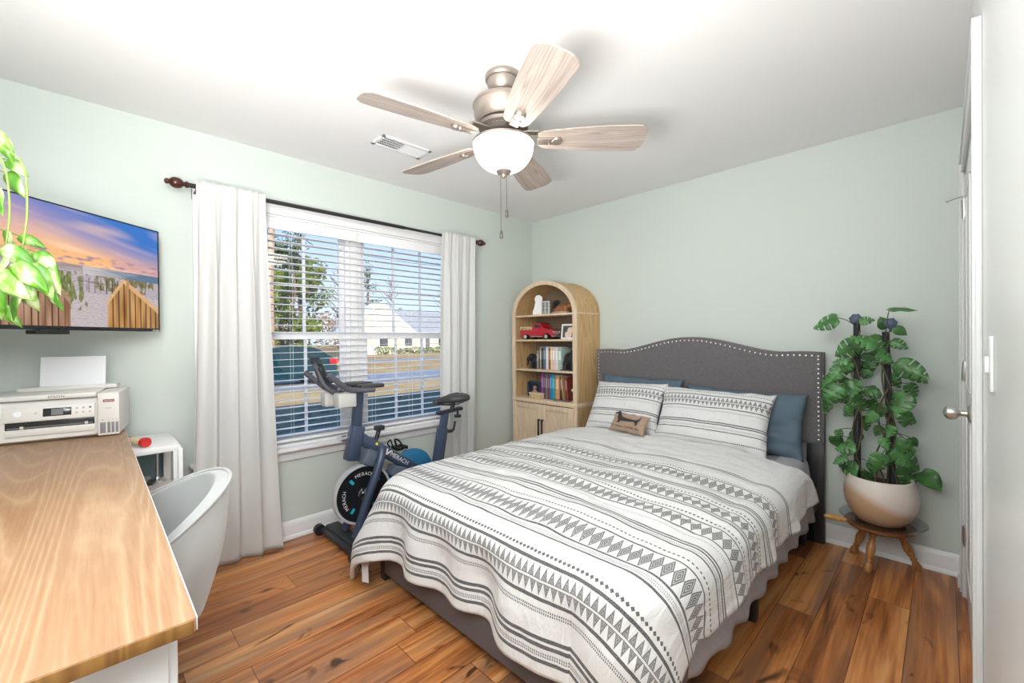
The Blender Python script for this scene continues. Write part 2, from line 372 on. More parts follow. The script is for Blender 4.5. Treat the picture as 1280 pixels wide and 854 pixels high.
# closet double doors in the east wall
def casing_piece(bm,y0,y1,z0,z1,x0=XE-.014):
    box(bm,x0,XE,y0,y1,z0,z1,.004)
bm=B(); casing_piece(bm,CY1,CY1+.07,0,CZ+.07); casing_piece(bm,CY0-.07,CY0,0,CZ+.07); casing_piece(bm,CY0+.0002,CY1-.0002,CZ,CZ+.0695)
box(bm,XE-.02,XE-.012,CY1+.055,CY1+.07,0,CZ+.07,.002); box(bm,XE-.02,XE-.012,CY0-.07,CY0-.055,0,CZ+.07,.002); box(bm,XE-.0195,XE-.012,CY0-.0545,CY1+.0545,CZ+.055,CZ+.0695,.002)
box(bm,XE,XE+.1,CY1-.012,CY1,0,CZ); box(bm,XE,XE+.1,CY0,CY0+.012,0,CZ); box(bm,XE,XE+.1,CY0,CY1,CZ-.012,CZ)
struct(obj('trim_1',bm,mat('closet_casing_paint',(.70,.71,.71),.4)))
def closet_door(name,y0,y1,hy,knob):
    e=bpy.data.objects.new(name,None); COL.objects.link(e); struct(e); e.location=(XE+.002,(y0+y1)/2,0)
    c=(y0+y1)/2; bm=B(); box(bm,0,.035,y0-c,y1-c,.012,CZ-.015,.002)
    w_=(y1-y0)
    for a,b_ in ((.2,.92),(1.02,1.90)):
        for s in (-1,1):
            for (p0,p1,q0,q1) in ((-w_/2+.09,-w_/2+.10,a,b_),(w_/2-.10,w_/2-.09,a,b_),(-w_/2+.09,w_/2-.09,a,a+.01),(-w_/2+.09,w_/2-.09,b_-.01,b_)): 
                if s==-1: box(bm,-.004,.001,p0,p1,q0,q1,.0015)
    obj('door_panel',bm,M['trim'],e)
    for z in (.30,1.09,1.86):
        bm=B(); cyl(bm,(-.006,hy-c,z-.045),(-.006,hy-c,z+.045),.0055,12); cyl(bm,(-.006,hy-c,z-.052),(-.006,hy-c,z+.052),.0035,10)
        s=1 if hy>c else -1
        box(bm,-.006,-.002,hy-c-.03*s if s>0 else hy-c,hy-c if s>0 else hy-c-.03*s,z-.044,z+.044,.001)
        box(bm,-.0165,-.0145,hy-c,hy-c+.028*s,z-.044,z+.044,.0008) if s>0 else None
        for k in (-.028,0,.028): ico(bm,(-.0155 if s>0 else -.002,hy-c+.015*s,z+k),.004,1,(.4,1,1))
        h=obj('hinge',bm,M['nickel'],e); h['label']='satin nickel door hinge'
    if knob is not None:
        bm=B(); R_=rotm(0,-PI/2,0)
        lathe(bm,[(0,0),(.032,0),(.033,.004),(.028,.009),(.012,.012),(.011,.028),(.016,.034),(.026,.042),(.0285,.055),(.026,.066),(.018,.073),(.006,.077),(0,.0775)],(0,knob-c,.955),32,R_,cap=False)
        k=obj('door_knob',bm,M['nickel'],e); k['label']='round satin nickel knob'
    return e
mid=(CY0+CY1)/2
d1=closet_door('door_1',mid+.002,CY1-.014,CY1-.008,mid+.055)
d2=closet_door('door_2',CY0+.014,mid-.002,CY0+.008,None)
bm=B(); cyl(bm,(-.012,CY1-.008-d1.location.y,1.92),(-.060,CY1+.03-d1.location.y,1.915),.003,8); ico(bm,(-.062,CY1+.031-d1.location.y,1.915),.006,2)
obj('hinge_pin_stop',bm,M['nickel'],d1)
bm=B(); box(bm,XE-.006,XE,-1.90,-1.82,1.142,1.258,.003); box(bm,XE-.012,XE-.005,-1.868,-1.852,1.18,1.215,.002)
tag(obj('light_switch',bm,mat('switch_white',(.80,.82,.81),.35)),'white wall switch plate on the right wall beside the near closet casing','light switch')
# ------------------------------------------------------------------ window
bm=B(); J=-.105
for y0,y1,z0,z1 in ((WY0,WY0+.016,WZ0,WZ1),(WY1-.016,WY1,WZ0,WZ1),(WY0+.016,WY1-.016,WZ1-.016,WZ1),(WY0+.016,WY1-.016,WZ0-.0,WZ0+.016)): box(bm,-WT,0,y0,y1,z0,z1)
box(bm,0,.018,WY0-.07,WY0+.004,WZ0,WZ1+.075,.004); box(bm,0,.018,WY1-.004,WY1+.07,WZ0,WZ1+.075,.004); box(bm,0,.0175,WY0+.004,WY1-.004,WZ1-.004,WZ1+.0745,.003)
MC=-1.838; box(bm,-WT,-.074,MC-.03,MC+.03,WZ0+.016,WZ1-.016,.003)
struct(obj('trim_2',bm,M['trim']))
bm=B(); box(bm,-.06,.062,WY0-.10,WY1+.10,WZ0-.024,WZ0+.004,.010); box(bm,0,.016,WY0-.07,WY1+.07,WZ0-.085,WZ0-.024,.004); box(bm,0,.022,WY0-.07,WY1+.07,WZ0-.034,WZ0-.022,.003)
struct(obj('window_sill',bm,M['trim']))
def window(n,y0,y1):
    e=bpy.data.objects.new('window_%d'%n,None); COL.objects.link(e); struct(e); e.location=(0,(y0+y1)/2,0); c=(y0+y1)/2
    bm=B()
    for a,b_,z0,z1 in ((y0,y0+.03,WZ0,WZ1),(y1-.03,y1,WZ0,WZ1),(y0+.03,y1-.03,WZ1-.035,WZ1),(y0+.03,y1-.03,WZ0,WZ0+.035)): box(bm,-WT,-.085,a-c,b_-c,z0,z1,.002)
    obj('window_frame',bm,M['vinyl'],e)
    for nm,x0,x1,z0,z1,mz,fr in (('upper_sash',-.132,-.112,1.275,WZ1-.02,1.635,.035),('lower_sash',-.108,-.088,WZ0+.02,1.315,.955,.042)):
        bm=B(); a=y0+.03-c; b_=y1-.03-c
        box(bm,x0,x1,a,a+fr,z0,z1,.002); box(bm,x0,x1,b_-fr,b_,z0,z1,.002); box(bm,x0+.0005,x1-.0005,a+fr,b_-fr,z1-fr,z1); box(bm,x0+.0005,x1-.0005,a+fr,b_-fr,z0,z0+fr)
        gx=(x0+x1)/2; g0=a+fr;g1=b_-fr
        sa=obj(nm,bm,M['vinyl'],e); bm=B()
        for k in (1,2): yy=g0+(g1-g0)*k/3; box(bm,gx-.006,gx+.006,yy-.009,yy+.009,z0+fr,z1-fr)
        box(bm,gx-.0055,gx+.0055,g0,g1,mz-.009,mz+.009)
        obj('muntin',bm,M['vinyl'],sa)
        bm=B(); box(bm,gx-.002,gx+.002,g0-.004,g1+.004,z0+fr-.004,z1-fr+.004); obj('window_pane',bm,M['glass'],sa,smooth=False)
window(1,WY0+.016,MC-.03); window(2,MC+.03,WY1-.016)
def blind(y0,y1,label):
    c=(y0+y1)/2; e=thing('window_blind',label,'blind',(-.045,c,0),0,None); a=y0-c;b_=y1-c
    bm=B(); box(bm,.012,.030,a,b_,WZ1-.088,WZ1-.006,.004); box(bm,-.03,.012,a+.003,b_-.003,WZ1-.055,WZ1-.018); obj('valance',bm,M['blind'],e)
    bm=B(); zb=WZ0+.035; n=int((WZ1-.10-zb)/.0445)
    for k in range(n):
        z=zb+.03+k*.0445; r=Matrix.Translation((-.008,0,z))@rotm(0,math.radians(-2),0)
        box(bm,-.025,.025,a+.002,b_-.002,-.0014,.0014,mtx=r)
    s=obj('slats',bm,M['blind'],e,smooth=False)
    bm=B(); box(bm,-.033,.017,a+.006,b_-.006,zb-.012,zb+.006,.003); obj('bottom_rail',bm,M['blind'],e)
    bm=B()
    for yy in (a+.13,(a+b_)/2,b_-.13):
        for xx in (-.034,.018): cyl(bm,(xx,yy,zb),(xx,yy,WZ1-.05),.0008,5)
    obj('ladder_cord',bm,M['blind'],e)
blind(WY0+.02,MC-.001,'white wooden blind of the left window, behind the exercise bike handlebar')
blind(MC+.001,WY1-.02,'white wooden blind of the right window, behind the bike saddle')
# ------------------------------------------------------------------ curtains and rod
def fabric():
    m,nt,p=newmat('white_linen_curtain'); p.inputs['Base Color'].default_value=(.83,.83,.82,1); p.inputs['Roughness'].default_value=.9
    p.inputs['Sheen Weight'].default_value=.2
    tr=nt.nodes.new('ShaderNodeBsdfTranslucent'); tr.inputs[0].default_value=(.86,.86,.84,1); mx=nt.nodes.new('ShaderNodeMixShader'); mx.inputs[0].default_value=.3
    o=nt.nodes['Material Output']; nt.links.new(p.outputs[0],mx.inputs[1]); nt.links.new(tr.outputs[0],mx.inputs[2]); nt.links.new(mx.outputs[0],o.inputs[0])
    return m
M['curtain']=fabric()
def curtain(ya0,ya1,yb0,yb1,ph,label,xb=.075,nf=5):
    bm=B(); NU,NV=150,70; zt=2.136
    G=[]
    for j in range(NV+1):
        t=j/NV; z=zt*(1-t)+.006*t; row=[]
        fl=t**1.5
        for i in range(NU+1):
            s=i/NU
            y=(ya0+(ya1-ya0)*s)*(1-fl)+(yb0+(yb1-yb0)*s)*fl
            amp=.006+.026*min(1,t*4)+.010*t
            f=math.sin(2*PI*(s*nf+ph)+.9*math.sin(3.1*s+ph*5)+.5*t)
            f=f*.75+.35*math.sin(2*PI*(s*nf*2.3+ph*2)+1.5*t)*max(0,1-t*1.2)
            n=noise.noise(Vector((s*5+ph*9,t*1.6,ph)))
            x=(.112+.012*max(0,1-t*9))*(1-fl)+xb*fl+amp*f*(.75+.5*n)
            y+=.012*math.cos(2*PI*(s*nf+ph))*min(1,t*4)
            if t>.93: x+=.012*math.sin(s*21+ph)*(t-.93)/.07
            dip=.016*math.sin(PI*min(1,(t/.045)))*0
            row.append(bm.verts.new((max(x,.022),y,z-(.006*abs(math.sin(s*nf*6.28)) if j==0 else 0))))
        G.append(row)
    for j in range(NV):
        for i in range(NU): bm.faces.new((G[j][i],G[j][i+1],G[j+1][i+1],G[j+1][i]))
    o=obj('curtain',bm,M['curtain'],ang=180)
    s=o.modifiers.new('thick','SOLIDIFY'); s.thickness=.0025
    tag(o,label,'curtain'); return o
curtain(-2.80,-2.465,-2.86,-2.40,.1,'white linen curtain panel left of the window, reaching the floor near the grey chair',xb=.10,nf=4)
curtain(-1.195,-.855,-1.19,-.87,.45,'white linen curtain panel right of the window, behind the bike saddle',nf=4)
e=thing('curtain_rod','black curtain rod with dark bronze knob finials above the window','curtain rod',(.086,-1.815,2.105))
bm=B(); cyl(bm,(0,-1.01,0),(0,.3,0),.0125,20); cyl(bm,(0,.28,0),(0,1.00,0),.010,20); obj('rod',bm,M['black'],e)
for s,yy in ((-1,-1.01),(1,1.0)):
    bm=B(); lathe(bm,[(0,0),(.014,0),(.018,.006),(.018,.012),(.012,.016),(.013,.024),(.022,.03),(.027,.042),(.029,.056),(.026,.07),(.017,.08),(.012,.084),(.015,.09),(.014,.098),(.006,.104),(0,.105)],(0,yy,0),24,rotm(-s*PI/2,0,0),cap=False)
    f=obj('finial',bm,M['copper'],e); f['label']='turned dark bronze finial'
for yy in (-.975,.965):
    bm=B(); box(bm,-.086,-.078,yy-.012,yy+.012,-.05,.02,.002); cyl(bm,(-.08,yy,-.02),(-.01,yy,-.02),.006,12); tube(bm,[(-.016,yy,.0),(-.012,yy,-.016),(0,yy,-.022),(.013,yy,-.014),(.017,yy,.002)],.004,8)
    obj('bracket',bm,M['black'],e)
# ceiling register
cx_,cy_=.619,-1.845
e=thing('ceiling_vent','white rectangular ceiling air register near the window wall','air vent',(cx_,cy_,H),math.radians(0))
bm=B()
for a in ((-.075,.075,-.165,-.143),(-.075,.075,.143,.165),(-.075,-.053,-.165,.165),(.053,.075,-.165,.165)): box(bm,*a,-.008,0,.002)
box(bm,-.054,.054,-.006,.006,-.006,0); obj('vent_frame',bm,M['white'],e)
bm=B()
for k in range(26):
    y=-.14+k*.0112
    box(bm,-.053,.053,-.0006,.0006,-.005,.005,mtx=T(0,y,-.004)@rotm(math.radians(-38 if k<13 else 38),0,0))
for xx in (-.026,0,.026): box(bm,xx-.0008,xx+.0008,-.143,.143,-.005,-.0005)
obj('louvers',bm,M['white'],e,smooth=False)
bm=B(); box(bm,-.054,.054,-.144,.144,-.0004,-.0001); obj('duct_opening',bm,mat('duct_shade',(.10,.10,.11),.8),e,smooth=False)  # flat dark sheet; the shade inside the duct is put into its colour
# ------------------------------------------------------------------ bed
BX0,BX1=.83,2.37; BY=-2.14
e=thing('bed','queen bed frame with charcoal upholstered camelback headboard and black legs','bed',(1.6,-1.1,0)); bo=Vector((1.6,-1.1,0))
hx0,hx1,hzb,hzc,hzt=.828,2.437,.605,1.163,1.262
def hbtop(s):          # s -1..1 camelback profile
    a=abs(s)
    if a>.72: return hzc+.004*math.sin((1-a)/.28*PI)
    q=(math.cos(a/.72*PI)+1)/2
    return hzc+(hzt-hzc)*q**.85
N=60; poly=[(hx0+.012,hzb),(hx0,hzb+.012)]+[(hx0+(hx1-hx0)*i/N,hbtop(-1+2*i/N)) for i in range(N+1)]+[(hx1,hzb+.012),(hx1-.012,hzb)]
bm=B(); prism(bm,[(x-bo.x,z) for x,z in poly],.075,T(0,-.022-bo.y,0)@rotm(PI/2,0,0),bev=.012); obj('headboard',bm,M['greyfab'],e,ang=50)
bm=B(); yn=-.099-bo.y
pts=[]
ins=.024
z=hzb+.03
while z<hzc-.02: pts.append((hx0+ins,z)); pts.append((hx1-ins,z)); z+=.0285
L_=0;prev=None;acc=0
for i in range(401):
    s=-1+2*i/400; x=hx0+ins+(hx1-hx0-2*ins)*i/400; zz=hbtop(s)-ins
    if prev is not None: acc+=math.hypot(x-prev[0],zz-prev[1])
    prev=(x,zz)
    if acc>=.0285 or i==0: pts.append((x,zz)); acc=0
ico(bm,(0,0,0),.0072,2,(1,.55,1)); n0_=obj('nailhead',bm,mat('nailhead_pewter',(.72,.71,.68),.25,.9),e); n0_['label']='round pewter nailhead'
for k_,(x,z) in enumerate(pts):
    c_=n0_ if k_==0 else n0_.copy()
    if k_: COL.objects.link(c_); c_.parent=e
    c_.location=(x-bo.x,yn,z)
for x in (hx0+.06,hx1-.045):
    bm=B(); box(bm,x-.045-bo.x,x+.045-bo.x,-.075-bo.y,-.035-bo.y,0,.64,.003); h=obj('headboard_leg',bm,M['dkwood'],e)
    bm=B(); box(bm,x-.03-bo.x,x+.01-bo.x,-.14-bo.y,-.075-bo.y,.20,.34,.006); obj('headboard_bracket',bm,mat('bracket_grey',(.12,.12,.13),.4,.3),e)
bm=B(); box(bm,BX0-bo.x,BX1-bo.x,BY-bo.y,-.12-bo.y,.155,.30,.018,seg=3); obj('bed_base',bm,M['greyfab2'],e)
bm=B(); box(bm,BX0+.09-bo.x,BX1-.02-bo.x,BY-.012-bo.y,BY+.004-bo.y,.062,.24,.006,seg=2)
for v in bm.verts: v.co.y+=.004*math.sin(v.co.x*9)
h=obj('foot_valance',bm,M['greyfab2'],e)
for x,y in ((BX0+.035,BY+.03),(BX1-.035,BY+.03),(BX0+.035,-1.13),(BX1-.03,-1.13),(BX1-.035,-.16),(BX0+.035,-.16)):
    bm=B(); vs=box(bm,-.026,.026,-.026,.026,0,.16,.003)
    for v in vs: k=.82+.18*v.co.z/.16; v.co=Vector((v.co.x*k+x-bo.x,v.co.y*k+y-bo.y,v.co.z))
    obj('leg',bm,M['dkwood'],e)
bm=B(); box(bm,BX0+.03,BX1-.03,BY+.06,-.12,.302,.528,.07,seg=5)
for v in bm.verts: v.co+=Vector((noise.noise(v.co*6),noise.noise(v.co*6+Vector((3,1,1))),noise.noise(v.co*6+Vector((9,1,1)))))*.004
tag(obj('mattress',bm,M['sheet'],ang=60),'thick mattress in heather grey fitted sheet on the bed, bare at the right head corner','mattress')
# grey sheet hanging on the right side near the head
bm=B(); NU,NV=100,24; G=[]
for i in range(NU+1):
    s=i/NU; y=-.155-1.93*s; off=max(0,-1.72-y)/.36; row=[]
    L_=.315+.006*math.sin(s*60)-.10*off
    for j in range(NV+1):
        t=j/NV; d=t*(L_+.16)
        r=.05
        if d<.08: x=BX1-.13+d; z=.533
        elif d<.08+r*PI/2: a=(d-.08)/r; x=BX1-.05+r*math.sin(a); z=.533-r*(1-math.cos(a))
        else: q=d-.08-r*PI/2; x=BX1+.001+q*.09; z=.491-q
        x+=.008*math.sin(s*60+2*noise.noise(Vector((s*5,t,0))))*t*t
        x-=.07*off; z-=.10*off
        row.append(bm.verts.new((x,y,z)))
    G.append(row)
for i in range(NU):
    for j in range(NV): bm.faces.new((G[i][j],G[i][j+1],G[i+1][j+1],G[i+1][j]))
bm.normal_update(); o=obj('flat_sheet',bm,M['sheet'],ang=180); sm=o.modifiers.new('t','SOLIDIFY'); sm.thickness=.003
tag(o,'heather grey sheet edge hanging below the comforter on the right side of the bed','sheet')
# ---------------- comforter
def tribal(name,bands,base=(.74,.74,.735),ink=(.03,.03,.035)):
    m,nt,p=newmat(name); L=nt.links
    uv=nt.nodes.new('ShaderNodeUVMap'); uv.uv_map='uv'; sx=nt.nodes.new('ShaderNodeSeparateXYZ'); L.new(uv.outputs[0],sx.inputs[0])
    n=nt.nodes.new('ShaderNodeTexNoise'); n.inputs['Scale'].default_value=22; L.new(uv.outputs[0],n.inputs[0])
    jit=(X(nt,n.outputs[0])-.5)*.004
    u=X(nt,sx.outputs[0]); v=X(nt,sx.outputs[1])+jit
    acc=None
    def add(k):
        nonlocal acc; acc=k if acc is None else acc.max(k)
    for bnd in bands:
        k=bnd[0]
        if k=='line': add((v-bnd[1]).abs().lt(bnd[2]*1.2))
        elif k=='dash': add((v-bnd[1]).abs().lt(bnd[2]).min((u/bnd[3]).fract().lt(.55))*(bnd[4] if len(bnd)>4 else 1))
        elif k=='dot':
            t=((u/bnd[3]).fract()-.5).abs()*bnd[3]; add((t+(v-bnd[1]).abs()).lt(bnd[2]))
        elif k in('dia','tri'):
            c=(bnd[1]+bnd[2])/2; h=abs(bnd[2]-bnd[1])/2; per=bnd[3]
            dv=(v-c); s=dv.abs()/h
            off=dv.gt(0)*.5 if k=='tri' else 0
            t=((u/per+off).fract()-.5).abs()*2
            q=t+s
            ring=((q*(3.0 if k=='dia' else 3.4)).fract()).gt(.20)
            ins=q.lt(1.0)
            g=ins.min(ring)
            g=g.max(ins.min(q.gt(.9)))
            if k=='tri': g=g.min(dv.abs().gt(.004)); 
            add(g*.93)
            if k=='tri': add((dv.abs()-.0045).abs().lt(.0012)*.8)
    mx=nt.nodes.new('ShaderNodeMix'); mx.data_type='RGBA'; mx.inputs[6].default_value=(*base,1); mx.inputs[7].default_value=(*ink,1)
    nz=nt.nodes.new('ShaderNodeTexNoise'); nz.inputs['Scale'].default_value=420; L.new(uv.outputs[0],nz.inputs[0])
    L.new((acc*((X(nt,nz.outputs[0])-.5)*1.2+.88).min(1)).v,mx.inputs[0]); L.new(mx.outputs[2],p.inputs['Base Color'])
    p.inputs['Roughness'].default_value=.85; p.inputs['Sheen Weight'].default_value=.15
    n2=nt.nodes.new('ShaderNodeTexNoise'); n2.inputs['Scale'].default_value=13; n2.inputs['Detail'].default_value=4; n2.inputs['Distortion'].default_value=.6; mp2=nt.nodes.new('ShaderNodeMapping'); mp2.inputs['Scale'].default_value=(2.2,.8,1); L.new(uv.outputs[0],mp2.inputs[0]); L.new(mp2.outputs[0],n2.inputs[0])
    bp=nt.nodes.new('ShaderNodeBump'); bp.inputs['Strength'].default_value=.5; bp.inputs['Distance'].default_value=.02; L.new(n2.outputs[0],bp.inputs['Height']); L.new(bp.outputs[0],p.inputs['Normal'])
    return m
# v = metres from the foot edge toward the head (negative hangs down the foot)
bands=[('dot',-.050,.0075,.0175),('line',-.075,.0048),
 ('tri',-.172,-.083,.028),('line',-.180,.0048),('dash',-.208,.0032,.0075,.95),('dash',-.217,.0032,.0075,.95),
 ('line',-.292,.0052),('line',-.313,.0052),('dash',-.334,.003,.0075,.9),('dash',-.342,.003,.0075,.9),('line',-.358,.0048),
 ('line',.033,.0036),('dash',.047,.0034,.006,.6),('dash',.056,.0034,.006,.6),('line',.073,.0036),('dia',.078,.190,.037),('line',.196,.003),('dash',.228,.0038,.016),
 ('line',.285,.0034),('dash',.300,.0045,.006,.6),('line',.318,.0036),('line',.334,.0036),
 ('dash',.388,.0035,.008,.5),('line',.418,.003),('dia',.422,.516,.038),('line',.521,.003),('dash',.546,.004,.016),
 ('line',.590,.0034),('dash',.602,.0045,.006,.6),('line',.616,.003),('dia',.620,.700,.038),('line',.705,.003),('dash',.728,.004,.016),
 ('line',.775,.0034),('dash',.788,.004,.006,.6),('line',.802,.0034),('line',.816,.0034),
 ('dash',.872,.0035,.008,.6),('line',.894,.0028),('dia',.897,.985,.038),('line',.990,.003),('dash',1.012,.0035,.014),
 ('line',1.14,.0034),('line',1.156,.0034)]
M['comforter']=tribal('tribal_comforter',bands)
CX0,CX1,CYF=.885,2.345,-2.10
RR=.095
def comf(u,v):
    # u across (x when flat), v along from foot edge toward head
    cu=min(max(u,CX0+.0),CX1); du=u-cu; y=CYF+v; cy=max(y,CYF); dy=y-cy
    d=math.hypot(du,dy); nx,ny=(du/d,dy/d) if d>1e-9 else (0,0)
    rc=.20
    for sx_ in (1,-1):
        qx=(CX0+rc-u) if sx_>0 else (u-CX1+rc); qy=CYF+rc-y
        if qx>0 and qy>0:
            L0=math.hypot(qx,qy); d=max(0,L0-rc)
            if d>0:
                nx,ny=-sx_*qx/L0,-qy/L0; cu=(CX0+rc if sx_>0 else CX1-rc)+nx*rc; cy=CYF+rc+ny*rc; du=nx*d; dy=ny*d
            else: nx=ny=0; cu=u; cy=y; du=dy=0
    ang=math.atan2(-dy,abs(du)) if d>1e-9 else 0
    ex=min(cu-CX0,CX1-cu); ey=cy-CYF; m=max(0,min(ex,ey)); 
    ztop=.598-.045*math.exp(-ex/.16)-.05*math.exp(-ey/.20)
    ztop+=.016*noise.noise(Vector((cu*2.2,cy*3.0,1)))+.010*noise.noise(Vector((cu*4,cy*13,4)))+.006*noise.noise(Vector((cu*9,cy*20,7)))
    ztop=max(ztop,.556)
    per=(cu if abs(dy)>abs(du) else cy)
    side=1 if du>0 else 0
    k=min(1,d/.25)
    aa=RR*PI/2
    if d<aa: out=RR*math.sin(d/RR); dn=RR*(1-math.cos(d/RR))
    else: out=RR+(d-aa)*.10; dn=RR+(d-aa)*.99
    fold=noise.noise(Vector((cu*5.5+7*side,cy*6.5,2)))*.035+math.sin(cu*19+cy*14+3*noise.noise(Vector((cu*2,cy*2,5))))*.012
    out+=fold*k*k*(1.3 if abs(dy)>0 else .8)
    if du<0 and dy<0: out+=.13*math.sin(2*ang)*min(1,d/.4)**1.5
    x=cu+nx*out; yy=cy+ny*out
    return Vector((x,yy,max(ztop-dn,.035)))
def headline(u):       # head end of the comforter
    s=(u-CX0)/(CX1-CX0)
    return 1.61+.012*math.sin(u*7)+(.14*min(1,max(0,s-1.0)/.15) if s>1.0 else 0)
bm=B(); uvl=bm.loops.layers.uv.new('uv'); U0,U1,V0=CX0-.40,CX1+.262,-.40; NU,NV=190,190; G=[]
for j in range(NV+1):
    t=j/NV; row=[]
    for i in range(NU+1):
        u=U0+(U1-U0)*i/NU; v=V0+(headline(u)-V0)*t
        P_=comf(u,v)
        if t>.985: P_.z-= (t-.985)/.015*.012
        row.append((bm.verts.new(P_),u,v))
    G.append(row)
for j in range(NV):
    for i in range(NU):
        q=(G[j][i],G[j][i+1],G[j+1][i+1],G[j+1][i]); f=bm.faces.new([a[0] for a in q])
        for l,a in zip(f.loops,q): l[uvl].uv=(a[1],a[2])
o=obj('comforter',bm,M['comforter'],ang=180); sm=o.modifiers.new('t','SOLIDIFY'); sm.thickness=.022; sm.offset=-1
tag(o,'white comforter with black tribal diamond and triangle stripes spread over the bed','comforter')
# ties under the foot corner
for p0,p1,p2,ww in (((.90,-2.235,.19),(.905,-2.25,.14),(.93,-2.26,.065),.016),((.86,-2.24,.20),(.84,-2.255,.16),(.83,-2.26,.125),.010)):
    bm=B(); P_=[Vector(p0),Vector(p1),Vector(p2)]; g=[]
    for q in P_: g.append([bm.verts.new(q+Vector((-ww,-ww*.5,0))),bm.verts.new(q+Vector((ww,ww*.5,0))),bm.verts.new(q+Vector((ww,ww*.5+.003,0))),bm.verts.new(q+Vector((-ww,-ww*.5+.003,0)))])
    for a,b_ in zip(g,g[1:]):
        for k in range(4): bm.faces.new((a[k],a[(k+1)%4],b_[(k+1)%4],b_[k]))
    bm.faces.new(g[0]);bm.faces.new(g[-1][::-1]); bmesh.ops.recalc_face_normals(bm,faces=bm.faces)
    t_=obj('tie_ribbon',bm,M['curtain'],o); t_['label']='white fabric tie ribbon'
# ---------------- pillows
def pillow(name,w_,h_,t_,mtx,m,label,cat,uvs=None,seed=0,n=44,group=None,crease=.01):
    bm=B(); uvl=bm.loops.layers.uv.new('uv'); V={}
    for side in (1,-1):
        for i in range(n+1):
            for j in range(n+1):
                u=-1+2*i/n; v=-1+2*j/n
                edge=i in(0,n) or j in(0,n)
                if side==-1 and edge: V[(side,i,j)]=V[(1,i,j)]; continue
                prof=((1-abs(u)**3)*(1-abs(v)**3)); prof=max(prof,0)**.55
                x=u*w_/2*(1-.05*(1-abs(v)**2)*abs(u)**3*1.0)*(1+.02*v*v); y=v*h_/2*(1-.07*(1-u*u)*abs(v)**3)
                z=side*t_/2*prof+crease*prof*noise.noise(Vector((u*3+seed,v*3,seed*1.7+side)))+.004*noise.noise(Vector((u*9,v*9,seed)))*prof
                x+=.006*noise.noise(Vector((v*4,seed,1)))*(abs(u)>.8); y+=.008*noise.noise(Vector((u*4,seed,5)))*(abs(v)>.8)
                V[(side,i,j)]=(bm.verts.new(mtx@Vector((x,y,z))),x,y)
    for side in (1,-1):
        for i in range(n):
            for j in range(n):
                q=[V[(side,i,j)],V[(side,i+1,j)],V[(side,i+1,j+1)],V[(side,i,j+1)]]
                if side==-1: q=q[::-1]
                f=bm.faces.new([a[0] for a in q])
                for l,a in zip(f.loops,q): l[uvl].uv=(a[1],a[2]) 
    o=obj(name,bm,m,ang=180); tag(o,label,cat,group); return o
sb=[('dash',.165,.0025,.014),('line',.138,.0026),('tri',.062,.132,.026),('line',.052,.0026),('dash',.030,.0045,.004,.45),
    ('line',-.045,.0028),('line',-.058,.0028),('dash',-.080,.006,.004,.4),('line',-.098,.0022),('dash',-.155,.0035,.011)]
M['sham']=tribal('tribal_sham',sb)
def pm(x,y,z,lean,yaw=0,roll=0): return T(x,y,z)@rotm(0,0,math.radians(yaw))@rotm(math.radians(90-lean),0,0)@rotm(0,0,math.radians(roll))
pillow('pillow_sham',.60,.42,.15,pm(1.24,-.335,.735,30,-3,2),M['sham'],'white patterned pillow sham on the left side of the bed, next to the bookcase','pillow',seed=1)
pillow('pillow_sham',.70,.42,.16,pm(1.87,-.34,.725,30,2,-1),M['sham'],'white patterned pillow sham on the right side of the bed','pillow',seed=2)
pillow('pillow',.68,.44,.13,pm(1.26,-.185,.745,14,0,-1),M['bluecase'],'slate blue pillow behind the left patterned sham','pillow',seed=5,crease=.02)
pillow('pillow',.72,.40,.13,pm(2.005,-.195,.72,14,0,-1),M['bluecase'],'slate blue pillow sticking out right behind the right sham','pillow',seed=6,crease=.03)
Mt=pm(1.405,-.555,.665,36,-1,-3)
dp=pillow('accent_pillow',.275,.145,.07,Mt,M['hembrown'],'small burlap lumbar pillow with a black dachshund, lying against the left sham','pillow',seed=8,n=24,crease=.004)
dog=[(-.105,.045),(-.095,.052),(-.082,.058),(-.070,.052),(-.062,.036),(-.052,.022),(-.03,.016),(.02,.012),(.06,.010),(.078,.014),(.092,.022),(.100,.034),(.102,.044),(.105,.044),(.104,.030),(.098,.014),(.088,.004),(.086,-.012),(.088,-.028),(.072,-.028),(.074,-.018),(.066,-.010),(.055,-.004),(.0,-.010),(-.045,-.012),(-.058,-.016),(-.060,-.028),(-.078,-.028),(-.074,-.016),(-.078,-.002),(-.088,.012),(-.086,.026),(-.092,.036),(-.112,.036)]
bm=B(); prism(bm,[(x*.93,y) for x,y in dog],.0012,Mt@T(0,.006,.0385)); d_=obj('dachshund_print',bm,M['inked'],dp,smooth=False); d_['label']='black dachshund silhouette'
text('lettering',"It's been a LONG day",.0245,Mt@T(0,-.045,.0375),M['inked'],dp)
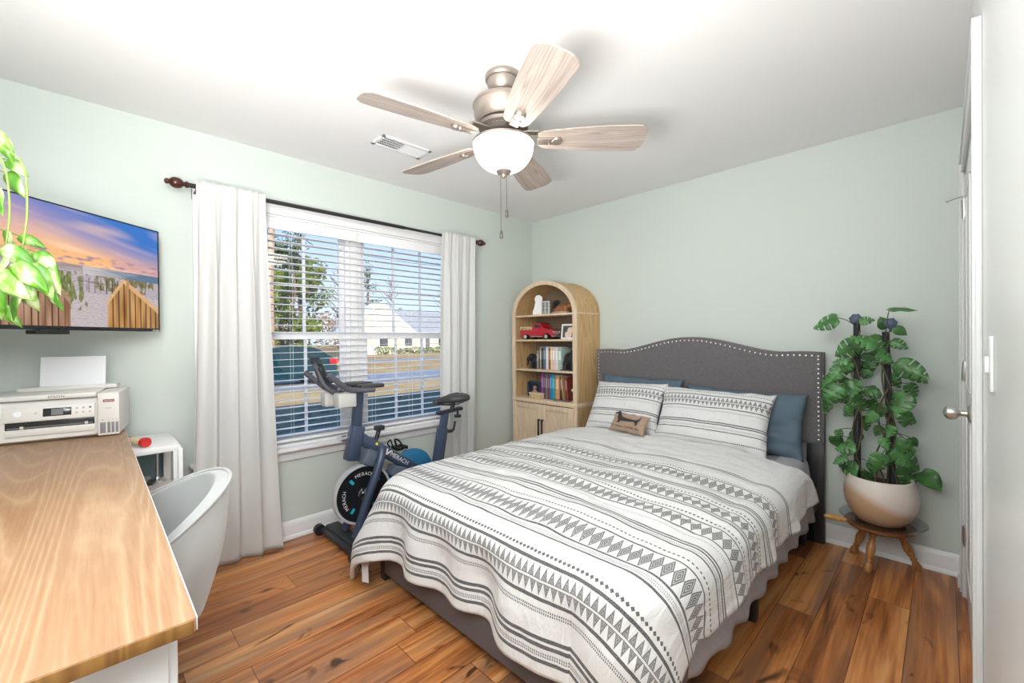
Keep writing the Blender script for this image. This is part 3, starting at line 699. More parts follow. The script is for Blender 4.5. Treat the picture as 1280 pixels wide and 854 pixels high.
# ------------------------------------------------------------------ ceiling fan
FX,FY=1.557,-1.887
e=thing('ceiling_fan','brushed nickel ceiling fan with five weathered wood blades and a lit glass bowl','ceiling fan',(FX,FY,0))
bm=B(); lathe(bm,[(0,2.44),(.076,2.44),(.080,2.434),(.080,2.420),(.076,2.414),(.070,2.412),(.069,2.400),(.064,2.378),(.054,2.362),(.047,2.358),(.047,2.350),(.040,2.345),(.036,2.33),(0,2.33)],(0,0,0),48,cap=False); obj('canopy',bm,M['brushed'],e)
bm=B(); lathe(bm,[(0,2.345),(.038,2.345),(.042,2.334),(.060,2.330),(.110,2.322),(.132,2.312),(.136,2.304),(.136,2.298),(.132,2.294),(.130,2.262),(.122,2.238),(.108,2.226),(0,2.226)],(0,0,0),64,cap=False); obj('motor_housing',bm,M['brushed'],e)
bm=B(); lathe(bm,[(0,2.222),(.100,2.222),(.112,2.214),(.110,2.200),(.092,2.190),(.082,2.180),(.060,2.172),(.052,2.150),(0,2.15)],(0,0,0),64,cap=False)
for k in range(30):
    a=2*PI*k/30; box(bm,.070,.098,-.004,.004,2.190,2.196,.001,mtx=rotm(0,0,a))
obj('blade_hub',bm,mat('hub_nickel_dark',(.20,.17,.15),.5,.7),e)
bm=B(); lathe(bm,[(0,2.175),(.050,2.175),(.058,2.165),(.060,2.138),(.056,2.130),(0,2.130)],(0,0,0),40,cap=False); obj('switch_housing',bm,mat('housing_nickel_dark',(.16,.14,.12),.5,.7),e)
bm=B(); lathe(bm,[(0,2.150),(.060,2.150),(.110,2.146),(.139,2.139),(.140,2.130),(.137,2.129),(.126,2.134),(0,2.134)],(0,0,0),64,cap=False); obj('fitter_pan',bm,M['brushed'],e)  # fitter ring closed solid to keep the bowl's light off the hub
# the lit frosted bowl
m,nt,p=newmat('lit_frosted_bowl'); p.inputs['Base Color'].default_value=(.9,.88,.84,1); p.inputs['Emission Color'].default_value=(1,.93,.82,1); p.inputs['Emission Strength'].default_value=BOWL_GLOW
bm=B(); pr=[(.030,2.012)]+[(.134*math.sin(a)**.86,2.128-.118*math.cos(a)) for a in [math.radians(14+i*76/14) for i in range(15)]]+[(.136,2.134),(.131,2.136),(.127,2.130)]
pr+= [(.127*math.sin(a)**.86,2.128-.110*math.cos(a)) for a in [math.radians(88-i*74/12) for i in range(13)]]+[(.030,2.02)]
lathe(bm,pr+[pr[0]],(0,0,0),64,cap=False); bmesh.ops.remove_doubles(bm,verts=bm.verts,dist=1e-5); bmesh.ops.recalc_face_normals(bm,faces=bm.faces)
g=obj('glass_bowl',bm,m,e); g['label']='lit white frosted glass bowl'
bm=B(); lathe(bm,[(0,2.026),(.034,2.022),(.036,2.012),(.030,2.004),(.014,1.996),(.011,1.988),(.006,1.982),(0,1.981)],(0,0,0),32,cap=False); obj('finial_cap',bm,M['brushed'],e)
for dx,z0,z1 in ((-.014,2.0,1.712),(.012,1.99,1.806)):
    bm=B(); z=z0; cyl(bm,(dx*_R.x,dx*_R.y,z1+.03),(dx*_R.x,dx*_R.y,z0),.0008,6)
    while z>z1+.035: ico(bm,(dx*_R.x,dx*_R.y,z),.0016,1); z-=.0042
    lathe(bm,[(0,.036),(.003,.036),(.006,.030),(.0068,.022),(.0068,.004),(.005,0),(0,0)],(dx*_R.x,dx*_R.y,z1),16,cap=False)
    obj('pull_chain',bm,mat('chain_dark',(.10,.09,.08),.35,.8),e)
def blade():
    bm=B(); n=26; up=[];lo=[]
    for i in range(n+1):
        t=i/n; x=.155+t*.470
        w_=.052+.030*math.sin(min(1,t*1.25)*PI/2)
        if t<.06: w_*=.72+.28*math.sin(t/.06*PI/2)
        if t>.93: w_*=math.sqrt(max(.0,1-((t-.93)/.07)**2))*.32+.68
        xx=x+ (0 if t<.93 else 0)
        up.append((xx,w_)); lo.append((xx,-w_))
    tip=[(.625+.008*math.sin(a),.056*math.cos(a)) for a in [PI*k/8 for k in range(1,8)]]
    prism(bm,up+tip+lo[::-1],.006,bev=.001)
    return bm
b0=None
for k in range(5):
    a=math.radians(44.5+72*k); R_=rotm(0,0,a)@T(0,0,2.150)@rotm(math.radians(-13),0,0)
    if b0 is None: b0=obj('blade',blade(),M['bladew'],e); bl=b0
    else: bl=b0.copy(); COL.objects.link(bl)
    bl.matrix_local=R_; bl.parent=e
    bm=B(); 
    def tr(v): return v
    box(bm,.085,.165,-.018,.018,2.180,2.188,.003,mtx=rotm(0,0,a))
    vs=box(bm,.15,.235,-.020,.020,-.010,-.001,.004,mtx=R_)
    lathe(bm,[(0,-.014),(.020,-.012),(.024,-.006),(.024,0)],(0,0,0),20,mtx=R_@T(.238,0,-.001),cap=False)
    for q in (-.03,.03): ico(bm,tuple((R_@Vector((.205+abs(q)*0,q*.45,-.011)))),.004,1)
    tube(bm,[rotm(0,0,a)@Vector((.16,0,2.184)),R_@Vector((.185,0,-.002))],.010,8,sub=1)
    obj('blade_bracket',bm,M['brushed'],e)
# ------------------------------------------------------------------ arched bookcase
KX0,KX1,KY0,KY1=.046,.802,-.345,-.012; KM=(KX0+KX1)/2; KW=(KX1-KX0)/2; ZS=1.47; ZT=1.776
e=thing('bookcase','light oak arched bookcase with four open shelves over two cabinet doors','bookcase',(KM,-.18,0)); ko=Vector((KM,-.18,0))
def arch(hw,hh,n=28): return [(hw*math.cos(a),ZS+hh*math.sin(a)) for a in [PI*i/n for i in range(n+1)]]
fw=.040
# front frame: outer arch minus inner arch
bm=B()
out=[(KW,.0)]+arch(KW,ZT-ZS)+[(-KW,0)]; inn=[(KW-fw,.0)]+arch(KW-fw,ZT-ZS-fw*.9)+[(-KW+fw,0)]
def ringstrip(bm,o_,i_,y0,y1):
    A=[[bm.verts.new((x,y,z)) for x,z in P_] for P_ in (o_,i_) for y in (y0,y1)]
    n=len(o_)
    for k in range(n-1):
        bm.faces.new((A[0][k],A[0][k+1],A[2][k+1],A[2][k])); bm.faces.new((A[1][k],A[1][k+1],A[3][k+1],A[3][k]))
        bm.faces.new((A[0][k],A[0][k+1],A[1][k+1],A[1][k])); bm.faces.new((A[2][k],A[2][k+1],A[3][k+1],A[3][k]))
    for k in (0,n-1): bm.faces.new((A[0][k],A[1][k],A[3][k],A[2][k]))
    bmesh.ops.recalc_face_normals(bm,faces=bm.faces)
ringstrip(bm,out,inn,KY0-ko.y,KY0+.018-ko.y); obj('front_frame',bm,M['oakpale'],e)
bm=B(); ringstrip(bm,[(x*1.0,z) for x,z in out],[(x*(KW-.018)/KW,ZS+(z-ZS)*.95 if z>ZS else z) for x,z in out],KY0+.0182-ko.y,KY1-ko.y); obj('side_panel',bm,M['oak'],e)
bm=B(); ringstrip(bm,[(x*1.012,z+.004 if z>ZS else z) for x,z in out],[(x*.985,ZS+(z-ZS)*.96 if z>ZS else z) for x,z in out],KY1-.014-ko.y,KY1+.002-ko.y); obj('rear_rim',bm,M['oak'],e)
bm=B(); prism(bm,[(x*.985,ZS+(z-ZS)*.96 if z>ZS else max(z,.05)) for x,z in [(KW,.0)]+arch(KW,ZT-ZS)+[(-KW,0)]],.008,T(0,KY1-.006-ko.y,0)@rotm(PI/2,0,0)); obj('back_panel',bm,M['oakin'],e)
SH=[1.478,1.253,.980,.712]
for z in SH[:3]:
    bm=B(); box(bm,-KW+.016,KW-.016,KY0+.003-ko.y,KY1-.015-ko.y,z-.016,z,.002); obj('shelf',bm,M['oakpale'],e)
bm=B(); box(bm,-KW-.004,KW+.004,KY0-.006-ko.y,KY1-ko.y,SH[3]-.034,SH[3],.003); obj('cabinet_top',bm,M['oakpale'],e)
bm=B(); box(bm,-KW-.003,KW+.003,KY0-.003-ko.y,KY1-ko.y,ZS+.004,ZS+.016,.002) if False else box(bm,KW-.002,KW+.004,KY0-.003-ko.y,KY1-ko.y,ZS-.003,ZS+.009,.001); obj('side_band',bm,M['oakpale'],e)
for s in (-1,1):
    x0,x1=(-KW+.030,-.002) if s<0 else (.002,KW-.030)
    bm=B(); zf=.08; zt=SH[3]-.040; y=KY0-.004-ko.y
    for a in ((x0,x0+.045,zf,zt),(x1-.045,x1,zf,zt),(x0+.045,x1-.045,zt-.045,zt-.0004),(x0+.045,x1-.045,zf+.0004,zf+.045)): box(bm,a[0],a[1],y-.012,y+.010,a[2],a[3],.002)
    box(bm,x0+.02,x1-.02,y-.002,y+.006,zf+.02,zt-.02)
    d=obj('cabinet_door',bm,M['oakpale'],e); hx=(-.020 if s<0 else .020)
    bm=B(); box(bm,hx-.006,hx+.006,y-.040,y-.028,.37,.545,.002); box(bm,hx-.005,hx+.005,y-.032,y-.010,.53,.542); box(bm,hx-.005,hx+.005,y-.032,y-.010,.373,.385)
    h=obj('door_handle',bm,M['black'],d); h['label']='black bar handle'
bm=B(); box(bm,-KW+.01,KW-.01,KY0+.02-ko.y,KY1-.01-ko.y,.0,.07); obj('plinth',bm,M['oak'],e)
# ---------------- things on the shelves
z=SH[0]
poly=[(-.040,0),(.036,0),(.036,.012),(.030,.035),(.030,.075),(.026,.100),(.030,.118),(.038,.126),(.040,.140),(.034,.156),(.020,.168),(.004,.170),(-.014,.164),(-.020,.150),(-.026,.140),(-.018,.128),(-.014,.110),(-.018,.090),(-.030,.060),(-.042,.030)]
bm=B(); prism(bm,[(x*1.15,y*1.1) for x,y in poly],.028,T(.270,-.225,z)@rotm(0,0,math.radians(42))@rotm(PI/2,0,0),bev=.006)
tag(obj('dog_figurine',bm,mat('white_ceramic',(.82,.82,.80),.4)),'white sitting dog figurine on the top shelf of the bookcase','figurine')
e=thing('tally_frame','small white frame with grey blocks beside the white dog figurine','frame',(.375,-.235,z),math.radians(6))
bm=B()
for a in ((-.045,-.037,0,.125),(.037,.045,0,.125),(-.037,.037,0,.010),(-.037,.037,.115,.125),(-.003,.003,.0,.125)): box(bm,a[0],a[1],-.012,.012,a[2],a[3],.0015)
obj('frame_border',bm,M['white'],e)
bm=B(); 
for i in range(2):
    for j in range(3): box(bm,-.034+i*.037,-.006+i*.037,-.006,.006,.014+j*.034,.040+j*.034,.002)
obj('block',bm,mat('grey_blocks',(.33,.36,.34),.6),e)
e=thing('fox_figurine','brown lying animal figurine with dark raised tail on the top shelf, right side','figurine',(.565,-.235,z))
bm=B(); tube(bm,[(-.07,0,.03),(-.03,0,.042),(.03,0,.045),(.075,0,.05)],.03,12,radii=[.020,.032,.034,.026]); ico(bm,(.085,-.01,.068),.030,2,(1,.8,.9)); lathe(bm,[(0,.03),(.012,0)],(.075,-.01,.088),8); lathe(bm,[(0,.03),(.012,0)],(.098,-.01,.088),8)
obj('body',bm,mat('terracotta_brown',(.33,.13,.05),.5,var=.5,scale=30),e)
bm=B(); box(bm,-.10,.07,-.03,.02,0,.022,.006); obj('base',bm,mat('driftwood',(.50,.36,.25),.7,var=.3,scale=40),e)
bm=B(); tube(bm,[(-.06,0,.035),(-.085,0,.06),(-.075,0,.10),(-.045,0,.105),(-.05,0,.085)],.018,10,radii=[.012,.018,.022,.018,.008]); obj('tail',bm,M['black'],e)
z=SH[1]
e=thing('toy_pickup_truck','red vintage toy pickup truck with cream slatted bed on the second shelf','toy truck',(.305,-.225,z),math.radians(4))
tr_=mat('truck_red',(.50,.015,.03),.25,coat=.6); 
side=[(-.205,.028),(-.205,.088),(-.06,.090),(-.055,.095),(-.050,.128),(-.040,.146),(-.025,.150),(.035,.150),(.050,.143),(.070,.100),(.150,.094),(.172,.086),(.178,.070),(.178,.030),(.155,.026),(.15,.045),(.135,.058),(.110,.062),(.085,.055),(.074,.040),(.07,.026),(-.09,.026),(-.095,.045),(-.11,.056),(-.135,.060),(-.155,.052),(-.168,.036),(-.17,.028)]
bm=B(); prism(bm,[(x,y) for x,y in side],.115,T(0,.0575,0)@rotm(PI/2,0,0),bev=.006); obj('truck_body',bm,tr_,e)
bm=B()
for x in (-.13,.112):
    for y in (-.07,.054): cyl(bm,(x,y,.026),(x,y+.018,.026),.027,20)
obj('wheel',bm,M['black'],e)
bm=B()
for x in (-.13,.112): cyl(bm,(x,-.072,.026),(x,-.069,.026),.017,20)
box(bm,.170,.186,-.062,.062,.024,.034,.003); box(bm,.176,.182,-.035,.035,.042,.078,.002); ico(bm,(.18,-.045,.066),.011,2); ico(bm,(.18,.045,.066),.011,2); box(bm,-.075,.06,-.0655,-.06,.024,.030,.001)
h=obj('chrome_trim',bm,mat('chrome_bright',(.75,.75,.75),.2,.6),e); h['label']='bright chrome hubs, bumper and grille'
bm=B(); box(bm,-.030,.012,-.0595,-.0570,.105,.138,.002); box(bm,.020,.040,-.0595,-.057,.107,.135,.002); w_=box(bm,-.028,.03,.05,.0595,.105,.138,.002); obj('cab_window',bm,M['screen'],e)
bm=B()
for y in (-.058,.05):
    for zz in (.098,.112): box(bm,-.205,-.065,y,y+.006,zz,zz+.007,.001)
    for x in (-.20,-.155,-.11,-.07): box(bm,x,x+.006,y,y+.006,.085,.120,.001)
obj('bed_rails',bm,M['cream'],e)
e=thing('photo_frame','white tilted photo frame with a light dog picture on the second shelf','photo frame',(.645,-.245,z),math.radians(10))
Rt=rotm(math.radians(-10),0,0); bm=B()
for a in ((-.075,-.060,0,.135),(.060,.075,0,.135),(-.060,.060,0,.016),(-.060,.060,.119,.135)): box(bm,a[0],a[1],-.008,.004,a[2],a[3],.002,mtx=Rt)
obj('frame_border',bm,M['white'],e)
bm=B(); bmesh.ops.create_grid(bm,x_segments=24,y_segments=24,size=.5); 
for v in bm.verts: v.co=Vector((v.co.x*.122,-.004,.0675+v.co.y*.106))
for v in bm.verts: v.co=Rt@v.co
o=obj('photograph',bm,vcol('photo_print',.4),e,smooth=False)
def pf(c):
    q=math.hypot((c.x-.012)/.028,(c.z-.080)/.026); q2=math.hypot((c.x+.005)/.035,(c.z-.04)/.03)
    return (.78,.62,.47) if min(q,q2)<1 else (.10+.15*noise.noise(c*40),.10,.09)
paint(o.data,pf)
bm=B(); lathe(bm,[(.028,0),(.030,.01),(.030,.085),(.024,.10),(.022,.135),(.020,.135),(.020,.12),(.0,.12)],(.590,-.13,z),24,cap=False); tag(obj('glass_jar',bm,M['clear']),'pale glass jar standing behind the white photo frame','jar')
def elephant(x,s,label,sc=1):
    bm=B()
    ico(bm,(0,0,.085),.058,3,(1.05,.62,.95)); ico(bm,(.060*s,0,.125),.038,3,(.95,.8,1.1))
    for a,b_ in ((-.035,-.02),(-.035,.02),(.035,-.02),(.035,.02)): cyl(bm,(a,b_,0),(a,b_,.07),.016,12,.019)
    tube(bm,[(.085*s,0,.13),(.110*s,0,.10),(.112*s,0,.06),(.125*s,0,.035)],.012,10,radii=[.018,.014,.010,.007])
    ico(bm,(.045*s,-.036,.125),.034,2,(.8,.22,1)); ico(bm,(.045*s,.036,.125),.034,2,(.8,.22,1))
    tube(bm,[(-.058*s,0,.10),(-.068*s,0,.06)],.004,6,sub=1)
    for sd in (-1,1): tube(bm,[(.085*s,.012*sd,.105),(.108*s,.014*sd,.100),(.12*s,.014*sd,.112)],.004,6)
    box(bm,-.07,.07,-.04,.04,-.0,.008,.002)
    for v in bm.verts: v.co*=sc
    o=obj('elephant_bookend',bm,mat('dark_bronze',(.035,.035,.045),.35,.4)); o.location=(x,-.235,SH[2]); tag(o,label,'bookend')
elephant(.245,-1,'dark elephant bookend left of the books on the third shelf',.85)
elephant(.655,1,'large dark elephant bookend right of the books on the third shelf',1.12)
def book(x,w_,h_,d_,col,z,label,group,lean=0,y0=-.27):
    e=thing('book',label,'book',(x,y0,z),0,group)
    if lean: e.rotation_euler=(0,math.radians(lean),0)
    bm=B(); box(bm,0,w_,0,d_,0,.0+h_,.0015); box
    for f in bm.faces: pass
    obj('cover',bm,mat('book_cover',col,.5,var=.12,scale=30),e)
    bm=B(); box(bm,w_*.14,w_*.86,.004,d_+.001,.003,h_+.0006); obj('pages',bm,M['paper'],e,smooth=False)
    bm=B(); cc=[min(1,c*1.5+.15) for c in col]
    for zz,hh in ((h_*.45,h_*.40),): box(bm,w_*.2,w_*.8,-.0006,.0004,zz,zz+hh)
    obj('spine_title',bm,mat('spine_ink',tuple(cc),.5),e,smooth=False)
z=SH[2]; xx=.292
names3=[('thin grey',(.30,.29,.27),.020,.165),('slim dark brown',(.10,.07,.05),.018,.205),('beige',(.45,.40,.33),.014,.200),('black',(.03,.03,.04),.024,.198),('slate blue',(.12,.17,.26),.030,.205),('white',(.74,.74,.72),.030,.202),('rust brown',(.30,.10,.05),.022,.198),('yellow cream',(.82,.64,.35),.020,.205),('pale pink',(.80,.58,.58),.034,.203),('soft white',(.76,.74,.74),.030,.201),('mint green',(.40,.52,.46),.040,.200)]
pv='the left elephant bookend'
for n_,c,w_,h_ in names3:
    book(xx,w_,h_,.15,c,z,'%s book on the third shelf, right of %s'%(n_,pv),'books on the third shelf'); xx+=w_+.001; pv='the %s book'%n_
z=SH[3]; xx=.345
names4=[('purple',(.26,.06,.28),.024,.230),('dark plum',(.12,.04,.10),.024,.225),('grey green',(.15,.18,.15),.024,.222),('wine red',(.22,.04,.07),.024,.222),('bright blue',(.02,.20,.45),.028,.228),('turquoise',(.02,.33,.45),.026,.226),('green',(.10,.28,.10),.012,.224),('salmon orange',(.68,.32,.17),.042,.222)]
pv='the dark display box'
for n_,c,w_,h_ in names4:
    book(xx,w_,h_,.15,c,z,'%s book on the lowest open shelf, right of %s'%(n_,pv),'books on the lowest open shelf'); xx+=w_+.001; pv='the %s book'%n_
book(xx+.004,.018,.215,.14,(.05,.03,.02),z,'dark brown book on the lowest open shelf, beside the leaning tan one','books on the lowest open shelf')
book(xx+.034,.016,.222,.14,(.45,.27,.15),z+.001,'thin tan book leaning left on the lowest open shelf','books on the lowest open shelf',lean=-6)
book(xx+.072,.028,.21,.14,(.20,.045,.03),z+.002,'dark red book leaning at the right end of the lowest open shelf','books on the lowest open shelf',lean=-5)
e=thing('display_box','dark display box with a pale portrait on the lowest open shelf','display box',(.225,-.215,z),math.radians(-4))
bm=B()
for a in ((-.09,-.075,0,.14),(.075,.09,0,.14),(-.09,.09,0,.015),(-.09,.09,.125,.14)): box(bm,a[0],a[1],-.022,.02,a[2],a[3],.003)
for k in range(9): ico(bm,(-.08+k*.02,0,.143),.008,1)
box(bm,-.08,.08,.01,.02,.01,.13); obj('box_frame',bm,mat('dark_blue_box',(.03,.045,.07),.4,var=.5,scale=60),e)
bm=B(); ico(bm,(.0,-.008,.088),.018,2); tube(bm,[(0,-.008,.07),(0,-.008,.03)],.022,10,radii=[.016,.03]); 
obj('portrait',bm,mat('portrait_tan',(.50,.30,.22),.6),e)
e=thing('cream_box','small cream and orange patterned box in front of the display box','box',(.30,-.285,z),math.radians(-8))
bm=B(); box(bm,-.075,.075,-.028,.028,0,.045,.004); obj('box_body',bm,mat('cream_card',(.66,.48,.25),.6,var=.35,scale=50),e)
bm=B(); box(bm,-.078,.078,-.031,.031,.036,.052,.004); obj('lid',bm,mat('pale_lid',(.70,.58,.42),.6),e)
bm=B(); box(bm,-.075,.075,-.038,.038,0,.009,.004)
o=obj('phone',bm,mat('grey_slab',(.20,.19,.19),.3)); o.location=(.60,-.285,z); o.rotation_euler=(0,0,.15); tag(o,'flat grey slab lying at the front right of the lowest open shelf','phone')
bm=B(); tube(bm,[(0,0,0),(.0,0,.05),(-.015,0,.085)],.02,10,radii=[.028,.022,.016]); ico(bm,(-.028,0,.10),.022,2,(1.3,.8,.8)); ico(bm,(.03,0,.05),.025,2,(1.2,.4,.8))
o=obj('bird_ornament',bm,mat('white_black_ornament',(.6,.6,.58),.4,var=.6,scale=25)); o.location=(.735,-.26,z); tag(o,'small white bird ornament at the right end of the lowest open shelf','ornament')
# ------------------------------------------------------------------ exercise bike
BK=Vector((.35,-1.75,0))
e=thing('exercise_bike','dark navy exercise spin bike with big flywheel standing in front of the window','exercise bike',tuple(BK))
def q(x,y,z): return Vector((x,y,z))-BK
def qa(px,py,x): return at(px,py,'x',x)-BK
cx=.35
def rtube(bm,a,b,w_,d_,bev=.008):   # rectangular tube a->b
    a=Vector(a);b=Vector(b);L_=(b-a).length; m_=frame_from(b-a)
    z_=(b-a).normalized(); x_=Vector((1,0,0)); y_=z_.cross(x_); mm=Matrix((x_,y_,z_)).transposed().to_4x4(); mm.translation=a
    box(bm,-w_/2,w_/2,-d_/2,d_/2,0,L_,bev,mtx=mm)
bm=B()
rtube(bm,q(cx,-2.068,.515),q(cx,-2.022,.725),.075,.082,.012)        # head tube
rtube(bm,q(cx,-2.035,.665),q(cx,-1.50,.285),.065,.070,.014)         # main beam
rtube(bm,q(cx,-1.46,.16),q(cx,-1.375,.615),.060,.068,.010)         # seat tube
rtube(bm,q(cx,-1.60,.30),q(cx,-1.44,.36),.055,.055,.01)
for s in (-1,1):
    x=cx+.075*s; tube(bm,[q(cx+.02*s,-1.885,.575),q(cx+.06*s,-1.89,.54),q(x,-1.93,.44),q(x,-2.0,.27),q(x,-2.06,.10),q(x,-2.075,.06)],.026,14)
rtube(bm,q(cx,-1.45,.19),q(cx,-1.28,.06),.06,.06)
rtube(bm,q(cx,-1.95,.12) if False else q(cx,-1.62,.14),q(cx,-1.45,.19),.05,.05)
obj('frame',bm,M['navy'],e)
bm=B()                                                               # front and rear feet
box(bm,.10-BK.x,.60-BK.x,-2.135-BK.y,-2.045-BK.y,.030,.062,.012,seg=3); box(bm,.10-BK.x,.60-BK.x,-2.17-BK.y,-2.12-BK.y,.022,.05,.012)
obj('front_stabilizer',bm,M['bikeblack'],e)
bm=B(); box(bm,.12-BK.x,.58-BK.x,-1.32-BK.y,-1.24-BK.y,.02,.062,.012,seg=3); obj('rear_stabilizer',bm,M['bikeblack'],e)
for x in (.09,.61):
    bm=B(); cyl(bm,q(x-.018,-2.165,.035),q(x+.018,-2.165,.035),.034,24); obj('transport_wheel',bm,M['black'],e)
# flywheel
FC=q(cx,-1.995,.292); FR=.186
mx=Matrix.Translation(FC)@rotm(0,PI/2,0)
bm=B(); lathe(bm,[(0,-.012),(.155,-.014),(.168,-.018),(FR,-.018),(FR,.018),(.168,.018),(.155,.014),(0,.012)],(0,0,0),72,mtx=mx,cap=False); fw_=obj('flywheel',bm,M['flywheel'],e)
bm=B(); lathe(bm,[(FR+.0006,-.0175),(FR+.0015,-.016),(FR+.0015,.016),(FR+.0006,.0185),(FR-.014,.0188),(FR-.014,.0178)],(0,0,0),72,mtx=mx,cap=False); h=obj('rim',bm,mat('pale_steel_rim',(.62,.63,.66),.3,.2),fw_); h['label']='polished metal flywheel rim'
bm=B(); lathe(bm,[(0,.035),(.014,.035),(.016,.030),(.018,.014),(.032,.012)],(0,0,0),28,mtx=mx,cap=False); lathe(bm,[(.034,.012),(.036,.018),(.030,.020)],(0,0,0),28,mtx=mx,cap=False); obj('axle_cap',bm,M['chrome'],fw_)
xs=FC.x+.0155
def onwheel(ang,r,rot=0): # ang measured in y-z plane seen from +x
    yy=FC.y+r*math.cos(ang); zz=FC.z+r*math.sin(ang); up=(0,math.cos(ang+rot),math.sin(ang+rot)); return lookmat((xs,yy,zz),(1,0,0),up)
for a in (130,35,232,310):
    a=math.radians(a); bm=B(); box(bm,-.009,.009,-.017,.017,0,.0006,mtx=onwheel(a,.115)); obj('decal',bm,M['cyan'],fw_,smooth=False)
def arctext(s,a0,r,size,step):
    for i,c in enumerate(s):
        text('lettering',c,size,onwheel(math.radians(a0-i*step),r)@T(0,0,.0002),M['printed'],fw_)
arctext('MERACH',212,.125,.030,9.5); arctext('MERACH',110,.125,.030,9.5); arctext('MERACH',350,.125,.030,9.5)
# belt guard and crank
bm=B(); CC=q(.29,-1.60,.325)
lathe(bm,[(0,-.018),(.150,-.018),(.165,-.010),(.165,.010),(.150,.018),(0,.018)],(0,0,0),48,mtx=Matrix.Translation(CC)@rotm(0,PI/2,0),cap=False)
box(bm,.275-BK.x,.305-BK.x,-1.99-BK.y,-1.60-BK.y,.245,.385,.01)
h=obj('belt_guard',bm,M['blue'],e); h['label']='blue plastic belt guard'
bm=B(); ca=math.radians(96); cl=.165
for s,xx in ((1,.415),(-1,.255)):
    d=Vector((0,math.cos(ca)*cl*s*-1,math.sin(ca)*cl*s*-1)); 
    a=Vector((xx,-1.62,.325))-BK; rtube(bm,a,a+d,.016,.024,.004)
cyl(bm,Vector((.24,-1.62,.325))-BK,Vector((.43,-1.62,.325))-BK,.016,16); obj('crank',bm,M['chrome'],e)
for s,xx in ((1,.47),(-1,.19)):
    d=Vector((xx,-1.62+math.cos(ca)*cl*-s,.325-math.sin(ca)*cl*s))-BK; pe_=thing; bm=B()
    for dy in (-.036,.036): box(bm,d.x-.045,d.x+.045,d.y+dy-.008,d.y+dy+.008,d.z-.012,d.z+.012,.003)
    cyl(bm,(d.x-.05,d.y,d.z),(d.x+.05,d.y,d.z),.010,12); box(bm,d.x-.05,d.x-.038,d.y-.04,d.y+.04,d.z-.01,d.z+.01,.002); box(bm,d.x+.038,d.x+.05,d.y-.04,d.y+.04,d.z-.01,d.z+.01,.002)
    tube(bm,[(d.x-.045,d.y-.05,d.z),(d.x-.035,d.y-.075,d.z+.035),(d.x,d.y-.07,d.z+.065),(d.x+.035,d.y-.075,d.z+.035),(d.x+.045,d.y-.05,d.z)],.005,6)
    tube(bm,[(d.x-.045,d.y,d.z+.012),(d.x-.03,d.y-.02,d.z+.055),(d.x+.03,d.y-.02,d.z+.055),(d.x+.045,d.y,d.z+.012)],.007,6)
    obj('pedal',bm,mat('pedal_black',(.03,.03,.03),.25,.5),e)
# resistance knob, pads
bm=B(); cyl(bm,q(cx,-1.905,.60),q(cx,-1.875,.68),.014,14); box(bm,cx-.024-BK.x,cx+.024-BK.x,-1.905-BK.y,-1.845-BK.y,.672,.705,.008); obj('resistance_knob',bm,M['bikeblack'],e)
bm=B(); rtube(bm,q(cx+.0,-1.98,.47),q(cx,-1.93,.56),.10,.09,.02); rtube(bm,q(.345,-1.80,.40),q(.345,-1.70,.36),.09,.07,.01); obj('magnet_housing',bm,mat('navy_grey_plastic',(.12,.15,.20),.4),e)
bm=B(); cyl(bm,q(cx,-2.045,.66),q(cx,-2.11,.66),.009,12); cyl(bm,q(cx,-2.10,.66),q(cx,-2.128,.66),.020,16); box(bm,cx-.03-BK.x,cx+.03-BK.x,-2.145-BK.y,-2.12-BK.y,.652,.668,.005); obj('height_knob',bm,M['chrome'],e)
# handlebar post
bm=B(); rtube(bm,q(cx,-2.030,.70),q(cx,-2.012,.955),.046,.056,.008); obj('handlebar_post',bm,M['navy'],e)
bm=B()
xN,xF=.50,.20
tube(bm,[qa(468,487,.47),qa(450,488,.47),qa(436,487,.48),qa(424,479,.50),qa(411,469,.51)],.0165,12)
tube(bm,[qa(452,490,.35),qa(430,491,.36),qa(416,490,.37),qa(405,480,.36),qa(399,466,.34),qa(393,455,.34)],.015,12)
tube(bm,[q(.23,-1.92,.975),q(.22,-2.04,.975),qa(412,487,.20),qa(398,478,.19),qa(389,472,.185),qa(381,465,.18)],.0165,12)
tube(bm,[q(.47,-2.0,.955),q(.35,-2.01,.95),q(.225,-2.0,.97)],.014,12)
tube(bm,[qa(424,486,.48),q(.35,-2.13,.972),q(.20,-2.14,.98)],.012,12)
obj('handlebar',bm,M['bikegrey'],e)
for x0 in (.395,.24):
    bm=B(); box(bm,x0-BK.x,x0+.085-BK.x,-2.05-BK.y,-1.90-BK.y,.966,.990,.010,seg=3); obj('elbow_pad',bm,M['leather'],e)
# tablet holder
tb=[qa(386,446,.30),qa(399,447,.36),qa(411,480,.36),qa(401,478,.30)]
bm=B(); c0=(tb[0]+tb[1])/2; c1=(tb[2]+tb[3])/2; ax=(c0-c1).normalized(); sd=Vector((1,0,0)); nn=ax.cross(sd).normalized()
mm=Matrix((sd,ax,nn)).transposed().to_4x4(); mm.translation=c1; Lh=(c0-c1).length
box(bm,-.085,.085,0,.012,-.012,.022,.003,mtx=mm)
for k in range(5): x=-.075+k*.0375; box(bm,x-.006,x+.006,0,Lh,-.004,.004,.002,mtx=mm)
for k in range(4): box(bm,-.08,.08,Lh*(k+1)/4-.012,Lh*(k+1)/4-.002,-.004,.004,.002,mtx=mm)
box(bm,-.05,.05,.02,Lh*.62,-.012,.001,.004,mtx=mm)
obj('tablet_holder',bm,M['bikeblack'],e)
